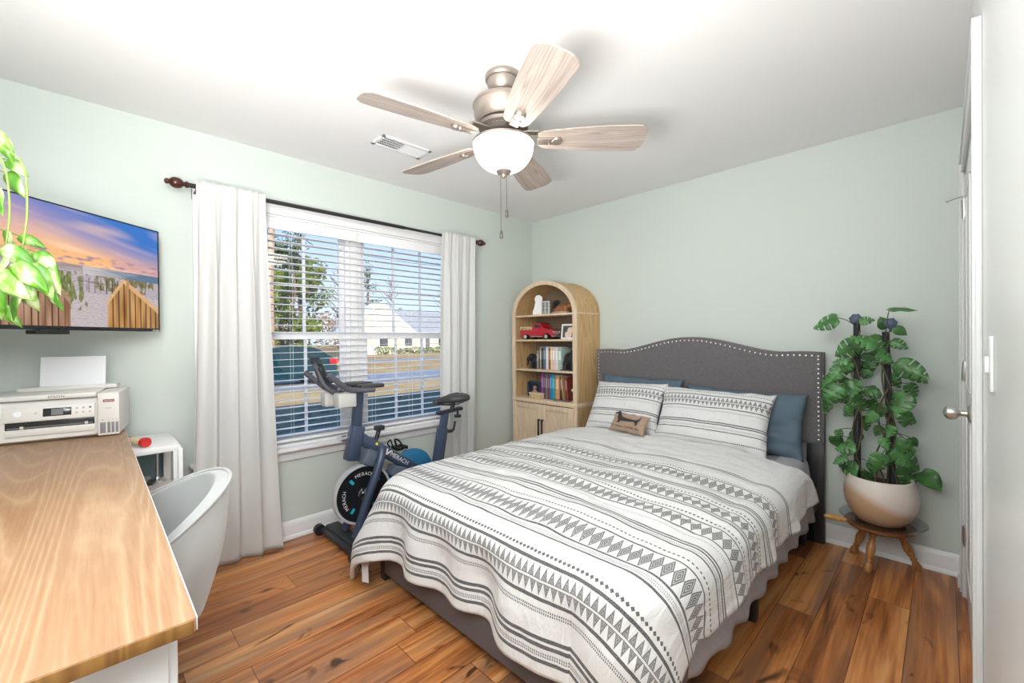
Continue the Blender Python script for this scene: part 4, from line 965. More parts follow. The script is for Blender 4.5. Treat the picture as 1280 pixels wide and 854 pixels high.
# dumbbell trays under the bars
for x0,yy in ((.27,-2.165),(.39,-2.135)):
    bm=B(); box(bm,x0-BK.x,x0+.088-BK.x,yy-.055-BK.y,yy+.055-BK.y,.862,.952,.014,seg=3)
    h=obj('bottle_tray',bm,M['clear'],e); h['label']='pale frosted plastic tray'
# saddle assembly
bm=B(); rtube(bm,q(cx,-1.385,.55),q(cx,-1.350,.725),.044,.050,.008); obj('seat_post',bm,M['navy'],e)
bm=B(); rtube(bm,q(cx,-1.42,.722),q(cx,-1.20,.736),.046,.024,.005); cyl(bm,q(cx,-1.29,.735),q(cx,-1.275,.785),.016,14); cyl(bm,q(cx,-1.235,.72),q(cx,-1.235,.675),.008,10); cyl(bm,q(cx,-1.235,.69),q(cx,-1.235,.672),.026,16)
for s in (-1,1): tube(bm,[q(cx+.02*s,-1.40,.785),q(cx+.022*s,-1.32,.775),q(cx+.022*s,-1.25,.776),q(cx+.04*s,-1.20,.79)],.004,8)
obj('saddle_slider',bm,M['bikeblack'],e)
bm=B(); cyl(bm,q(cx,-1.345,.58),q(cx,-1.29,.575),.012,12); tube(bm,[q(cx,-1.295,.575),q(cx,-1.275,.585),q(cx,-1.265,.625),q(cx,-1.26,.645)],.009,10); obj('seat_lever',bm,M['bikeblack'],e)
bm=B(); NU=26;NVv=24; G=[]
for i in range(NU+1):
    t=i/NU; y=-1.455+t*.285
    hw=.028+.075*(1/(1+math.exp(-(t-.56)*11))); 
    if t<.05: hw*=math.sqrt(max(0,1-((.05-t)/.05)**2))*.9+.1
    if t>.9: hw*=math.sqrt(max(0.02,1-((t-.9)/.1)**2))*.85+.15
    th=.030+.022*(t>.0)*min(1,t*1.6)
    if t>.92: th*=.8
    row=[]
    for k in range(NVv):
        a=2*PI*k/NVv; c_,s_=math.cos(a),math.sin(a)
        row.append(bm.verts.new(q(cx+hw*math.copysign(abs(c_)**.8,c_),y,.812+ (.016*t-.004)+th*.62*math.copysign(abs(s_)**.75,s_)-(.012 if abs(c_)<.2 and s_>0 and t>.25 else 0))))
    G.append(row)
for a,b_ in zip(G,G[1:]):
    for k in range(NVv): bm.faces.new((a[k],a[(k+1)%NVv],b_[(k+1)%NVv],b_[k]))
bm.faces.new(G[0]); bm.faces.new(G[-1][::-1]); bmesh.ops.recalc_face_normals(bm,faces=bm.faces); obj('saddle',bm,M['leather'],e,ang=80)
# lettering on the beam
bd=(Vector((0,-1.50,.285))-Vector((0,-2.035,.665))).normalized(); pc=Vector((cx+.0335,-1.79,.50))-BK-Vector((0,0,.004))
mm=Matrix((bd,Vector((1,0,0)).cross(bd),Vector((1,0,0)))).transposed().to_4x4(); mm.translation=pc
text('lettering','MERACH',.040,mm@T(.05,0,0),M['printed'],e)
bm=B(); prism(bm,[(-.055,.020),(-.042,.020),(-.034,-.002),(-.018,.022),(-.006,.022),(-.030,-.018),(-.040,-.018)],.0006,mm@T(-.02,0,0)); obj('emblem',bm,M['printed'],e,smooth=False)
bm=B(); box(bm,-.01,.01,-.008,.008,0,.0006,mtx=mm@T(-.155,.012,0)); obj('sticker',bm,mat('yellow_sticker',(.7,.6,.05),.5),e,smooth=False)
# ------------------------------------------------------------------ desk, printer, tv, chair, cabinet
DZ=.86
e=thing('desk','long pine desk with white end panel, in the foreground left','desk',(1.12,-3.42,0),math.radians(-.3)); do=Vector((1.12,-3.42,0))
bm=B(); box(bm,.055-do.x,2.175-do.x,-3.715+.012-do.y,-3.106-do.y,DZ-.0225,DZ,.004,seg=2); obj('desktop',bm,M['desk'],e)
bm=B(); box(bm,2.1749-do.x,2.1775-do.x,-3.70-do.y,-3.110-do.y,DZ-.0215,DZ-.002,.001); h=obj('end_grain_edge',bm,M['deskedge'],e); h['label']='dark amber end grain edge'
bm=B(); box(bm,.06-do.x,2.172-do.x,-3.1065-do.y,-3.1048-do.y,DZ-.021,DZ-.001,.001); h=obj('white_edge_strip',bm,M['white'],e); h['label']='white long edge strip'
bm=B(); box(bm,1.69-do.x,2.105-do.x,-3.69-do.y,-3.132-do.y,.03,DZ-.023,.003); 
obj('drawer_cabinet',bm,M['white'],e)
for k in range(3):
    bm=B(); box(bm,1.70-do.x,2.095-do.x,-3.134-do.y,-3.120-do.y,.05+k*.26,.30+k*.26,.003); d_=obj('drawer',bm,M['white'],e)
    bm=B(); box(bm,1.82-do.x,1.98-do.x,-3.116-do.y,-3.108-do.y,.20+k*.26,.21+k*.26,.002); box(bm,1.825-do.x,1.833-do.x,-3.122-do.y,-3.11-do.y,.20+k*.26,.21+k*.26); box(bm,1.967-do.x,1.975-do.x,-3.122-do.y,-3.11-do.y,.20+k*.26,.21+k*.26); obj('drawer_handle',bm,M['nickel'],d_)
bm=B(); box(bm,.60-do.x,.64-do.x,-3.69-do.y,-3.14-do.y,0,DZ-.023,.002); obj('end_panel',bm,M['white'],e)
# printer
r_=Vector((.155,.988,0)).normalized(); n_=Vector((r_.y,-r_.x,0)); PO=Vector((.409,-3.124,DZ))-r_*.41
pmx=Matrix((r_,n_,Vector((0,0,1)))).transposed().to_4x4(); pmx.translation=PO      # local x right, y out of front, z up
if pmx.to_3x3().determinant()<0: 
    pass
e=thing('printer','white ink tank printer with rear paper feeder at the far end of the desk','printer',tuple(PO)); iv=Matrix.Translation(-PO)
def pb(name,m_,boxes,bev=.003,par=None,smooth=True):
    bm=B()
    for a in boxes: box(bm,*a,bev,mtx=iv@pmx)
    bmesh.ops.recalc_face_normals(bm,faces=bm.faces)
    return obj(name,bm,m_,par or e,smooth=smooth)
W_=.41
bm=B(); prism(bm,[(0,.012),(0,.118),(-.018,.150),(-.022,.168),(-.30,.168),(-.30,0),(-.02,0)],W_-.072,iv@pmx@Matrix(((0,0,1,0),(1,0,0,0),(0,1,0,0),(0,0,0,1))),bev=.004)
obj('printer_body',bm,M['printer'],e)
pb('scanner_lid',M['printer'],[(.0,W_-.074,-.295,-.010,.1695,.190)],.005)
pb('lid_seam',M['printer2'],[(.01,W_-.080,-.29,-.0125,.1675,.1700)],0,smooth=False)
pb('output_slot',M['screen'],[(.075,W_-.080,-.012,.0015,.058,.086)],.001)
pb('output_tray',M['printer'],[(.075,W_-.078,-.01,.006,.030,.056)],.003)
pb('slot_roller',M['printer'],[(.115,.125,-.004,.004,.060,.070),(.300,.310,-.004,.004,.060,.070)],.001)
pb('slot_rail',M['printer2'],[(.08,W_-.085,-.004,.003,.062,.066)],0)
cp=pmx.copy()
bm=B(); box(bm,.070,W_-.078,-.004,.004,.088,.146,.003,mtx=iv@pmx@T(0,0,0)@Matrix(((1,0,0,0),(0,1,-.16,.022),(0,0,1,0),(0,0,0,1)))); obj('control_panel',bm,M['printer'],e)
SK=iv@pmx@Matrix(((1,0,0,0),(0,1,-.16,.022),(0,0,1,0),(0,0,0,1)))
bm=B(); box(bm,.180,.262,.003,.0052,.104,.136,.0005,mtx=SK); s_=obj('display',bm,M['screen'],e)
bm=B(); box(bm,.204,.238,.0052,.0056,.108,.132,.0,mtx=SK); obj('display_glass',bm,M['lcd'],s_,smooth=False)
for i,(a,z_) in enumerate([(.278,.130),(.278,.112),(.298,.130),(.298,.112),(.318,.130),(.318,.112),(.160,.120)]):
    bm=B(); lathe(bm,[(0,.0010),(.004,.0010),(.0045,0)],(0,0,0),12,mtx=SK@T(a,.0042,z_)@rotm(-PI/2,0,0),cap=False); obj('button',bm,M['greyink'] if i==4 else M['cream'] if i==9 else mat('pale_button',(.55,.54,.52),.5),e)
bm=B(); lathe(bm,[(0,.0012),(.011,.0012),(.012,0)],(0,0,0),24,mtx=SK@T(.110,.0042,.120)@rotm(-PI/2,0,0),cap=False); obj('power_button',bm,M['paper'],e)
pb('ink_tank_unit',M['printer'],[(W_-.070,W_,-.29,.010,.004,.186)],.004)
for k,(a,b_) in enumerate(((.008,.026),(.031,.041),(.044,.054),(.057,.066))):
    h=pb('ink_window',M['tank'],[(W_-.070+a,W_-.070+b_,.0085,.0108,.014,.060)],.0006)
tf=lambda x,z_,y=.0101: iv@pmx@Matrix(((1,0,0,x),(0,0,1,y),(0,1,0,z_),(0,0,0,1)))
for k,a in enumerate((.017,.036,.049,.0615)): text('lettering',['BK','C','M','Y'][k],.007,tf(W_-.07+a,.070),M['greyink'],e)
text('lettering','EPSON',.015,tf(.215,.180,-.0098),M['greyink'],e,spacing=1.1)
pb('ecotank_badge',mat('badge_red_grey',(.32,.10,.10),.4),[(W_-.052,W_-.016,.0095,.0106,.146,.158)],.0005)
text('lettering','EcoTank',.0075,tf(W_-.034,.152,.0108),M['printed'],e)
text('lettering','EPSON',.006,tf(W_-.034,.120,.0101),M['greyink'],e)
pb('usb_port',M['screen'],[(.022,.036,-.004,.0008,.074,.080)],.0005)
pb('rear_feeder',M['printer'],[(.055,W_-.035,-.300,-.225,.188,.206)],.004)
bm=B(); box(bm,.115,.330,-.0012,.0012,0,.150,0,mtx=iv@pmx@T(0,-.262,.19)@rotm(math.radians(10),0,0)); tag(obj('paper_sheet',bm,M['paper'],smooth=False),'white blank paper standing in the rear feeder of the printer','paper'); bpy.data.objects['paper_sheet'].location=PO
# tv
TL=Vector((.102,-2.957,1.315)); td=Vector((.6538,-.7567,0)); TW,TH=.91,.514
tn=Vector((-td.y,td.x,0)); tn=tn if tn.dot(CAM-TL)>0 else -tn
tc_=TL+td*TW/2; e=thing('television','wall mounted flat television showing a beach sunset boardwalk, above the printer','television',tuple(tc_))
tm=Matrix((-td,tn,Vector((0,0,1)))).transposed().to_4x4()   # x to viewer right, y toward viewer
bm=B(); box(bm,-TW/2,TW/2,-.028,-.0008,0,TH,.003,mtx=tm); bmesh.ops.recalc_face_normals(bm,faces=bm.faces); obj('tv_case',bm,M['tv'],e)
bm=B()
for a in ((-TW/2,-TW/2+.006,0,TH),(TW/2-.006,TW/2,0,TH),(-TW/2+.006,TW/2-.006,TH-.006,TH),(-TW/2+.006,TW/2-.006,0,.016)): box(bm,a[0],a[1],-.001,.003,a[2],a[3],.0008,mtx=tm)
bmesh.ops.recalc_face_normals(bm,faces=bm.faces); obj('bezel',bm,M['tv'],e)
bm=B(); box(bm,TW/2-.042,TW/2-.006,-.001,.0045,-.001,.010,.001,mtx=tm); bmesh.ops.recalc_face_normals(bm,faces=bm.faces); obj('corner_badge',bm,M['chrome'],e)
bm=B(); NX,NY=360,200; GG=[[bm.verts.new(tm@Vector((-TW/2+.006+(TW-.012)*i/NX,.0009,.016+(TH-.022)*j/NY))) for i in range(NX+1)] for j in range(NY+1)]; uvs_=[(i/NX,j/NY) for j in range(NY+1) for i in range(NX+1)]
for j in range(NY):
    for i in range(NX): bm.faces.new((GG[j][i],GG[j][i+1],GG[j+1][i+1],GG[j+1][i]))
bmesh.ops.recalc_face_normals(bm,faces=bm.faces)
sc=obj('screen_picture',bm,None,e,smooth=False)
def mixc(a,b,t): t=max(0,min(1,t)); return tuple(x*(1-t)+y*t for x,y in zip(a,b))
def beach(u,v):
    N=lambda a,b,s=0: noise.noise(Vector((a,b,s)))
    if v>.53:
        t=(v-.53)/.47; 
        c=mixc((.95,.46,.16),(.88,.52,.30),t*2)
        c=mixc(c,(.50,.34,.45),(t-.25)*1.8); 
        bl=max(0,min(1,(u-.50)*1.5+(t-.35)*1.3+.22*N(u*4,v*5)));  c=mixc(c,(.035,.17,.55),bl)
        if u>.75 and t<.35: c=mixc(c,(.60,.30,.42),.5*(1-t/.35))
        streak=max(0,N(u*3-v*4,v*14+u*4,3))*1.2; c=mixc(c,(.95,.62,.42),streak*(1-bl*.5))
        if t<.22: c=mixc(c,(.30,.22,.32),max(0,N(u*26,v*40,7))*1.6)
        return c
    if v>.46+.02*(u<.6):
        if u>.60: return mixc((.55,.50,.50),(.10,.17,.27),(u-.62)*4+N(u*10,v*140)*.6)
        return mixc((.30,.25,.25),(.42,.36,.34),N(u*8,v*60)+.5)
    sand=mixc((.48,.42,.45),(.26,.22,.25),max(0,N(u*75,v*110))*1.7)
    sand=mixc(sand,(.62,.52,.50),.35*(v<.3))
    if (.36<u<.62 and .14<v<.47): 
        g=N(u*60,v*9,2)+ (.25 if abs(u-.49)<.07 else -.1)+ (.47-v)*.3
        if g>.05: sand=mixc((.10,.13,.04),(.30,.30,.12),N(u*120,v*20)+.4)
    if .66<u<.97 and .33<v<.47:
        if N(u*55,v*10,5)>-.05: sand=mixc((.12,.12,.05),(.30,.24,.12),N(u*100,v*20)+.4)
    for k in range(9):
        fx=.60+k*.028
        if abs(u-fx)<.002 and .30<v<.44: sand=(.07,.05,.04)
    if abs(v-(.40-.05*(u-.6)))<.003 and .58<u<.85: sand=(.12,.09,.07)
    # left railing
    def planks(c1,c2,per,off=0):
        f=((u+off)/per)%1; c=mixc(c1,c2,.5+.9*N(u*40,v*3,9)); return c if f>.18 else (.05,.025,.015)
    tl=.46 if u<.46 else .46-(u-.46)*2.6
    if u<.545 and v<tl:
        if v>tl-.055: return mixc((.30,.17,.10),(.50,.33,.22),N(u*9,v*90)+.4)
        return planks((.22,.10,.05),(.47,.28,.18),.026)
    # right railing
    if .715<u<.80: tr2=.25+(u-.715)*2.6
    elif u>=.80: tr2=.47-(u-.80)*1.35
    else: tr2=-1
    if abs(u-.822)<.008 and v<.52: return (.45,.24,.10)
    if v<tr2:
        if v>tr2-.05: return mixc((.62,.36,.16),(.75,.47,.25),N(u*9,v*90)+.4)
        return planks((.26,.11,.03),(.62,.34,.13),.030,.01)
    return sand
me=sc.data; ca=me.color_attributes.new('paint','FLOAT_COLOR','POINT'); buf=[]
for u,v in uvs_: buf+=[max(0,c) for c in beach(u,v)]+[1]
ca.data.foreach_set('color',buf); me.materials.append(vcol('tv_picture',.2,.8))
bm=B(); box(bm,-.06,.06,-.05,.0,-.018,-.001,.004,mtx=tm@T(-.02,0,0)); cyl(bm,tm@Vector((-.05,-.02,.0)),tm@Vector((-.09,-.05,.04)),.006,8)
bmesh.ops.recalc_face_normals(bm,faces=bm.faces); obj('sensor_bar',bm,M['black'],e)
wallp=Vector((.012,-3.40,1.52)); bm=B(); box(bm,-.10,.10,-.045,-.028,.12,.36,.003,mtx=tm); box(bm,0,.02,-3.50-0,-3.30,1.40,1.66,.003,mtx=Matrix.Translation(-tc_)); rod_a=tm@Vector((0,-.04,.22)); tube(bm,[rod_a,wallp-tc_],.014,10,sub=1)
bmesh.ops.recalc_face_normals(bm,faces=bm.faces); obj('wall_mount',bm,M['black'],e)
# grey barrel chair tucked under the desk
CCx,CCy=1.105,-3.172
e=thing('desk_chair','pale grey velvet barrel chair tucked under the desk','chair',(CCx,CCy,0),math.radians(2))
bm=B(); NU,NV=64,24; G=[]
for j in range(NV+1):
    t=j/NV; row=[]
    for i in range(NU+1):
        th=math.radians(-128+256*i/NU); c_=math.cos(th); 
        zr=.600+.185*max(0,(c_+.15)/1.15)**1.05
        zb=.355
        z=zb+(zr-zb)*t
        f=.232+.050*math.sin(min(1,(z-zb)/.30)*PI/2)**1.0
        rx=f*1.02; ry=f*1.0+ .03*max(0,c_)*t
        row.append(bm.verts.new((rx*math.sin(th),ry*math.cos(th),z)))
    G.append(row)
for j in range(NV):
    for i in range(NU): bm.faces.new((G[j][i],G[j][i+1],G[j+1][i+1],G[j+1][i]))
bm.normal_update(); o=obj('backrest_shell',bm,M['velvet'],e,ang=180); sm=o.modifiers.new('t','SOLIDIFY'); sm.thickness=.045; sm.offset=1; bv=o.modifiers.new('b','BEVEL'); bv.width=.018; bv.segments=4; bv.limit_method='ANGLE'
tp=[Vector(v.co) for v in [bm_ for bm_ in []]]
bm=B(); pts=[]
for i in range(NU+1):
    th=math.radians(-128+256*i/NU); c_=math.cos(th); zr=.600+.185*max(0,(c_+.15)/1.15)**1.05; f=.283+.0; pts.append((f*1.02*math.sin(th)*1.0,(f+.03*max(0,c_))*math.cos(th),zr+.004))
tube(bm,pts[::2],.005,8,sub=2); obj('piping',bm,M['velvet'],e)
bm=B(); lathe(bm,[(0,.36),(.16,.36),(.21,.385),(.225,.42),(.235,.46),(.225,.49),(.19,.505),(0,.51)],(0,-.01,0),48,cap=False); obj('seat',bm,M['velvet'],e)
for sx,sy in ((-1,-1),(1,-1),(-1,1),(1,1)):
    bm=B(); cyl(bm,(.10*sx,.10*sy,.37),(.14*sx,.14*sy,0),.013,12,.009); obj('leg',bm,M['black'],e)
# small white cabinet under the window-side end of the desk
e=thing('side_shelf','low white open shelf unit between the desk and the window curtain','shelf unit',(.23,-3.10,0)); so=Vector((.23,-3.10,0))
def sbx(name,m_,bs,bev=.003):
    bm=B()
    for a in bs: box(bm,a[0]-so.x,a[1]-so.x,a[2]-so.y,a[3]-so.y,a[4],a[5],bev)
    return obj(name,bm,m_,e)
sbx('top',M['white'],[(.03,.43,-3.36,-2.915,.755,.780)])
sbx('side_frame',M['white'],[(.395,.43,-2.945,-2.915,0,.757),(.03,.06,-2.945,-2.915,0,.757),(.395,.43,-3.36,-3.33,0,.757),(.03,.06,-3.36,-3.33,0,.757),(.445,.46,-2.93,-2.912,0,.770),(.432,.446,-2.925,-2.915,.74,.76)])
sbx('back_panel',mat('teal_panel',(.16,.27,.29),.4),[(.03,.036,-3.33,-2.945,.06,.755)])
sbx('lower_shelf',M['white'],[(.03,.43,-3.36,-2.915,.33,.350)])
for k,(x,y,lab) in enumerate(((.19,-3.055,'white box with an orange seal on the low shelf, nearer the desk'),(.315,-2.985,'white box with a gold seal on the low shelf, nearer the curtain'))):
    e2=thing('white_box',lab,'box',(x-.02,y,.35),0)
    bm=B(); box(bm,-.10,.10,-.055,.055,0,.225,.004); obj('box_body',bm,mat('warm_white_card',(.72,.66,.62),.6),e2)
    bm=B(); lathe(bm,[(0,.002),(.017,.002),(.018,0)],(0,0,0),20,mtx=T(.04,0,.2255) if k==0 else T(.1005,.0,.16)@rotm(0,PI/2,0),cap=False); obj('seal',bm,mat('orange_seal',(.5,.20,.04),.5) if k==0 else M['gold'],e2)
e=thing('metal_stand','shiny metal pole on a round base standing inside the low white shelf','stand',(.215,-2.985,.35))
bm=B(); cyl(bm,(0,0,.24),(0,0,.40),.0065,16); obj('pole',bm,M['chrome'],e)
bm=B(); lathe(bm,[(0,.0),(.038,0),(.038,.226),(.036,.236),(.012,.240),(.009,.250),(0,.25)],(0,0,0),32,cap=False); obj('base',bm,M['chrome'],e)
e=thing('paper_roll','cream paper roll with red end caps on the low white shelf','roll',(.36,-3.045,.803))
rd=Vector((.62,.36,0)).normalized(); 
bm=B(); cyl(bm,rd*-.10,rd*.0,.017,20); obj('roll_body',bm,M['cream'],e)
bm=B(); cyl(bm,rd*.0,rd*.022,.0215,20); cyl(bm,rd*-.115,rd*-.10,.0215,20); obj('end_cap',bm,M['red'],e)
# ------------------------------------------------------------------ stool, pot, climbing plant
SX,SY=2.697,-.185
e=thing('milking_stool','low round turned wooden stool with side handle under the potted plant','stool',(SX,SY,0))
bm=B(); lathe(bm,[(0,.222),(.10,.222),(.142,.226),(.150,.236),(.148,.248),(.135,.252),(0,.252)],(0,0,0),48,cap=False); obj('seat',bm,M['stoolseat'],e)
def turned(L_): return [(0,0),(.013,0),(.018,.03*L_),(.020,.10*L_),(.016,.18*L_),(.011,.22*L_),(.015,.26*L_),(.011,.30*L_),(.016,.36*L_),(.0205,.50*L_),(.018,.62*L_),(.012,.68*L_),(.0155,.72*L_),(.012,.76*L_),(.018,.84*L_),(.016,.94*L_),(.012,L_),(0,L_)]
for fx,fy in ((2.655,-.285),(2.570,-.075),(2.852,-.075)):
    a=Vector((fx-SX,fy-SY,0)); t_=Vector((a.x*.42,a.y*.42,.228)); d=t_-a; bm=B(); lathe(bm,turned(d.length),a,20,frame_from(d),cap=False); obj('leg',bm,M['stool'],e)
bm=B(); hd=Vector((-.90,-.42,0)).normalized(); a=hd*.13+Vector((0,0,.240)); lathe(bm,[(0,0),(.011,0),(.012,.02),(.016,.045),(.0175,.07),(.015,.10),(.010,.118),(.004,.122),(0,.122)],a,20,frame_from(hd+Vector((0,0,.10))),cap=False); obj('handle',bm,M['stoolhandle'],e)
bm=B(); lathe(bm,[(0,.2525),(.155,.2525),(.172,.262),(.185,.276),(.183,.278),(.168,.265),(.150,.2560),(0,.2560)],(SX+.01,SY+.0,0),48,cap=False); tag(obj('plant_saucer',bm,M['tray']),'wide clear plastic saucer between the stool and the pot','saucer')
# two-tone glazed pot
m,nt,p=newmat('two_tone_glaze'); tc=nt.nodes.new('ShaderNodeTexCoord'); sx=nt.nodes.new('ShaderNodeSeparateXYZ'); nt.links.new(tc.outputs['Object'],sx.inputs[0])
n=nt.nodes.new('ShaderNodeTexNoise'); n.inputs['Scale'].default_value=5; nt.links.new(tc.outputs['Object'],n.inputs[0])
k=(X(nt,sx.outputs[2])+X(nt,sx.outputs[0])*.42-.135+(X(nt,n.outputs[0])-.5)*.05)*22+.5
r=nt.nodes.new('ShaderNodeValToRGB'); r.color_ramp.elements[0].color=(.56,.36,.22,1); r.color_ramp.elements[1].color=(.74,.66,.60,1); nt.links.new(k.v,r.inputs[0]); nt.links.new(r.outputs[0],p.inputs['Base Color']); p.inputs['Roughness'].default_value=.32
e=thing('potted_plant','climbing green monstera on two black poles in a cream and tan round pot','potted plant',(SX+.004,SY-.0,.257)); po=Vector((SX+.004,SY,.257))
bm=B(); lathe(bm,[(0,0),(.088,0),(.100,.006),(.130,.045),(.150,.090),(.158,.135),(.156,.175),(.146,.215),(.138,.240),(.132,.242),(.128,.236),(.136,.20),(.13,.19),(0,.19)],(0,0,0),64,cap=False); obj('pot',bm,m,e)
bm=B(); lathe(bm,[(0,.205),(.08,.207),(.133,.200)],(0,0,0),32,cap=False); 
for v in bm.verts: v.co.z+=.008*noise.noise(v.co*30)
obj('soil',bm,M['soil'],e)
P0=[at(1072,588,'y',-.19)-po,at(1071,404,'y',-.19)-po]; P1=[at(1116,590,'y',-.16)-po,at(1107,415,'y',-.16)-po]
for a,b_ in (P0,P1):
    a=a.copy(); a.z=.19
    bm=B(); cyl(bm,a,b_,.0155,16); obj('support_pole',bm,M['pole'],e)
for (px,py,yy) in ((1069.5,399,-.19),(1113,404.5,-.16)):
    c=at(px,py,'y',yy)-po; bm=B(); ico(bm,c,.029,3,(1,.75,1))
    for v in bm.verts: 
        d=(v.co-c); v.co=c+d*(1+.10*math.sin(math.atan2(d.z,d.x)*7)*math.sin(d.y*120+2))
    cyl(bm,c-Vector((0,0,.045)),c-Vector((0,0,.02)),.006,8); obj('pole_finial',bm,M['finial'],e)
def leafmesh(bm,base,dirv,nrm,L_,W_,split=True,curl=.25,n=22,vlayer=None,droop=.3):
    d=Vector(dirv).normalized(); nn=Vector(nrm); nn=(nn-d*nn.dot(d)); nn=nn.normalized() if nn.length>1e-3 else Vector((0,0,1)); s=d.cross(nn)
    m_=6; G=[]
    for i in range(n+1):
        t=i/n; w_=W_/2*(math.sin(PI*min(1,t*.93+.07)**.72)**.8 if t<1 else 0)
        w_=max(w_,.001)
        c=Vector(base)+d*(L_*t)-nn*(L_*droop*t*t)
        row=[]
        for k in range(-m_//2,m_//2+1):
            f=k/(m_/2); row.append(bm.verts.new(c+s*(w_*f)-nn*(abs(f)**1.5*w_*curl)+d*(-abs(f)*L_*.06+ (.04*L_*abs(f) if split else 0))+nn*(.03*W_*math.sin(t*14)*abs(f))))
        G.append(row)
    for i in range(n):
        cut=split and (i%5==2) and 4<i<n-2
        for k in range(m_):
            if cut and (k<2 or k>m_-3) : continue
            f=bm.faces.new((G[i][k],G[i+1][k],G[i+1][k+1],G[i][k+1]))
            if vlayer: pass
    return G
rnd=random.Random(11)
spec=[(1030,403,30,200,1),(1129,383,26,5,0),(1083,400,15,10,1),(1104,403,17,110,0),(1057,438,32,215,1),(1080,425,28,150,1),(1096,433,30,300,1),(1084,456,30,262,1),(1139,463,34,330,1),(1045,467,27,235,1),(1040,493,30,240,1),(1066,486,24,250,1),(1124,506,32,250,1),(1141,488,18,300,1),(1090,492,17,200,1),(1081,530,20,280,1),(1069,548,17,250,0),(1056,559,22,190,1),(1049,575,18,215,1),(1058,585,24,170,1),(1098,580,26,255,1),(1081,598,19,250,1),(1134,575,32,320,1),(1126,560,24,200,1),(1138,600,34,285,1),(1164,603,26,310,0),(1143,554,13,300,0),(1101,515,18,260,1),(1032,478,24,230,1),(1030,508,22,250,1),(1148,470,22,330,1),(1118,478,20,300,1),(1108,448,20,320,1),(1124,430,18,330,1),(1127,415,14,320,0),(1066,458,22,240,1),(1075,505,22,300,1),(1060,515,20,230,1),(1132,525,20,270,1),(1112,540,16,250,1)]
for _ in range(20):
    c=rnd.choice([(1072,420,575),(1110,425,580),(1092,480,590)]); spec.append((c[0]+rnd.uniform(-26,26),rnd.uniform(c[1],c[2]),rnd.uniform(11,19),rnd.uniform(180,360),rnd.random()<.75))
bm=B(); st=B()
for (px,py,lp,ang,sp_) in spec:
    yy=-.19+rnd.uniform(-.12,.09); c=at(px,py,'y',yy)-po; L_=lp/228*1.0; a=math.radians(ang)
    d=Vector((math.cos(a),rnd.uniform(-.45,.25),math.sin(a))).normalized(); n0=Vector((rnd.uniform(-.5,.5),-1,rnd.uniform(.1,.9)))
    b_=c-d*L_*.5; 
    if b_.z<.2 and b_.xy.length<.15: b_.z=.21
    if lp>25 and ang==5: n0=Vector((0,-.25,1)); 
    W_=L_*rnd.uniform(.70,.9)
    if b_.y+po.y>-.06: b_.y=-.06-po.y
    leafmesh(bm,b_,d,n0,L_,W_,bool(sp_),droop=rnd.uniform(.1,.35))
    pole=P0 if abs(px-1072)<abs(px-1111) else P1
    tz=min(max((b_.z-.19)/(pole[1].z-.19)-.06,0),1); q0=pole[0].lerp(pole[1],tz); 
    if py<600: tube(st,[q0,(q0+b_)/2+Vector((0,-.01,.012)),b_],.0022,6,sub=3)
fo=obj('foliage',bm,M['leaf'],e,ang=180); so_=fo.modifiers.new('t','SOLIDIFY'); so_.thickness=.0006
for base,xo in ((P0,.0),(P1,.0),((Vector((.0,0,.2)),Vector((.02,0,.75))),0)):
    for j in range(2):
        pts=[]
        for i in range(9): 
            t=i/8; c=base[0].lerp(base[1],t); c.z=.2+(base[1].z-.2)*t*(.95 if j else .8); ph=j*3+i*1.1; pts.append(c+Vector((.022*math.cos(ph),-.022*abs(math.sin(ph)),0)))
        tube(st,pts,.0045,7,sub=3)
obj('stem',st,M['stem'],e)
# ---------------- hanging pothos at the left edge
m,nt,p=newmat('variegated_pothos'); tc=nt.nodes.new('ShaderNodeTexCoord'); n=nt.nodes.new('ShaderNodeTexNoise'); n.inputs['Scale'].default_value=38; n.inputs['Detail'].default_value=3; mp=nt.nodes.new('ShaderNodeMapping'); mp.inputs['Scale'].default_value=(1,1,.35); nt.links.new(tc.outputs['Object'],mp.inputs[0]); nt.links.new(mp.outputs[0],n.inputs[0])
r=nt.nodes.new('ShaderNodeValToRGB'); r.color_ramp.elements[0].position=.40; r.color_ramp.elements[0].color=(.06,.20,.015,1); r.color_ramp.elements[1].position=.62; r.color_ramp.elements[1].color=(.42,.50,.26,1); zz_=r.color_ramp.elements.new(.5); zz_.color=(.12,.30,.025,1); nt.links.new(n.outputs[0],r.inputs[0]); nt.links.new(r.outputs[0],p.inputs['Base Color']); p.inputs['Roughness'].default_value=.35
HP=Vector((1.16,-3.50,1.62))
e=thing('hanging_pothos','trailing light green variegated pothos hanging at the left edge, in front of the television','hanging plant',tuple(HP))
bm=B(); lathe(bm,[(0,0),(.06,0),(.075,.02),(.088,.10),(.09,.13),(.084,.13),(.08,.11),(0,.11)],(0,0,0),32,cap=False); obj('hanging_pot',bm,M['white'],e)
bm=B()
for k in range(3):
    a=2*PI*k/3; cyl(bm,(.086*math.cos(a),.086*math.sin(a),.12),(0,0,.52),.0015,6)
cyl(bm,(0,0,.52),(0,0,2.43-HP.z),.002,6); lathe(bm,[(0,0),(.012,0),(.012,.01),(0,.01)],(0,0,2.43-HP.z),12); obj('hanger_cord',bm,M['white'],e)
bm=B(); st=B(); rnd=random.Random(5)
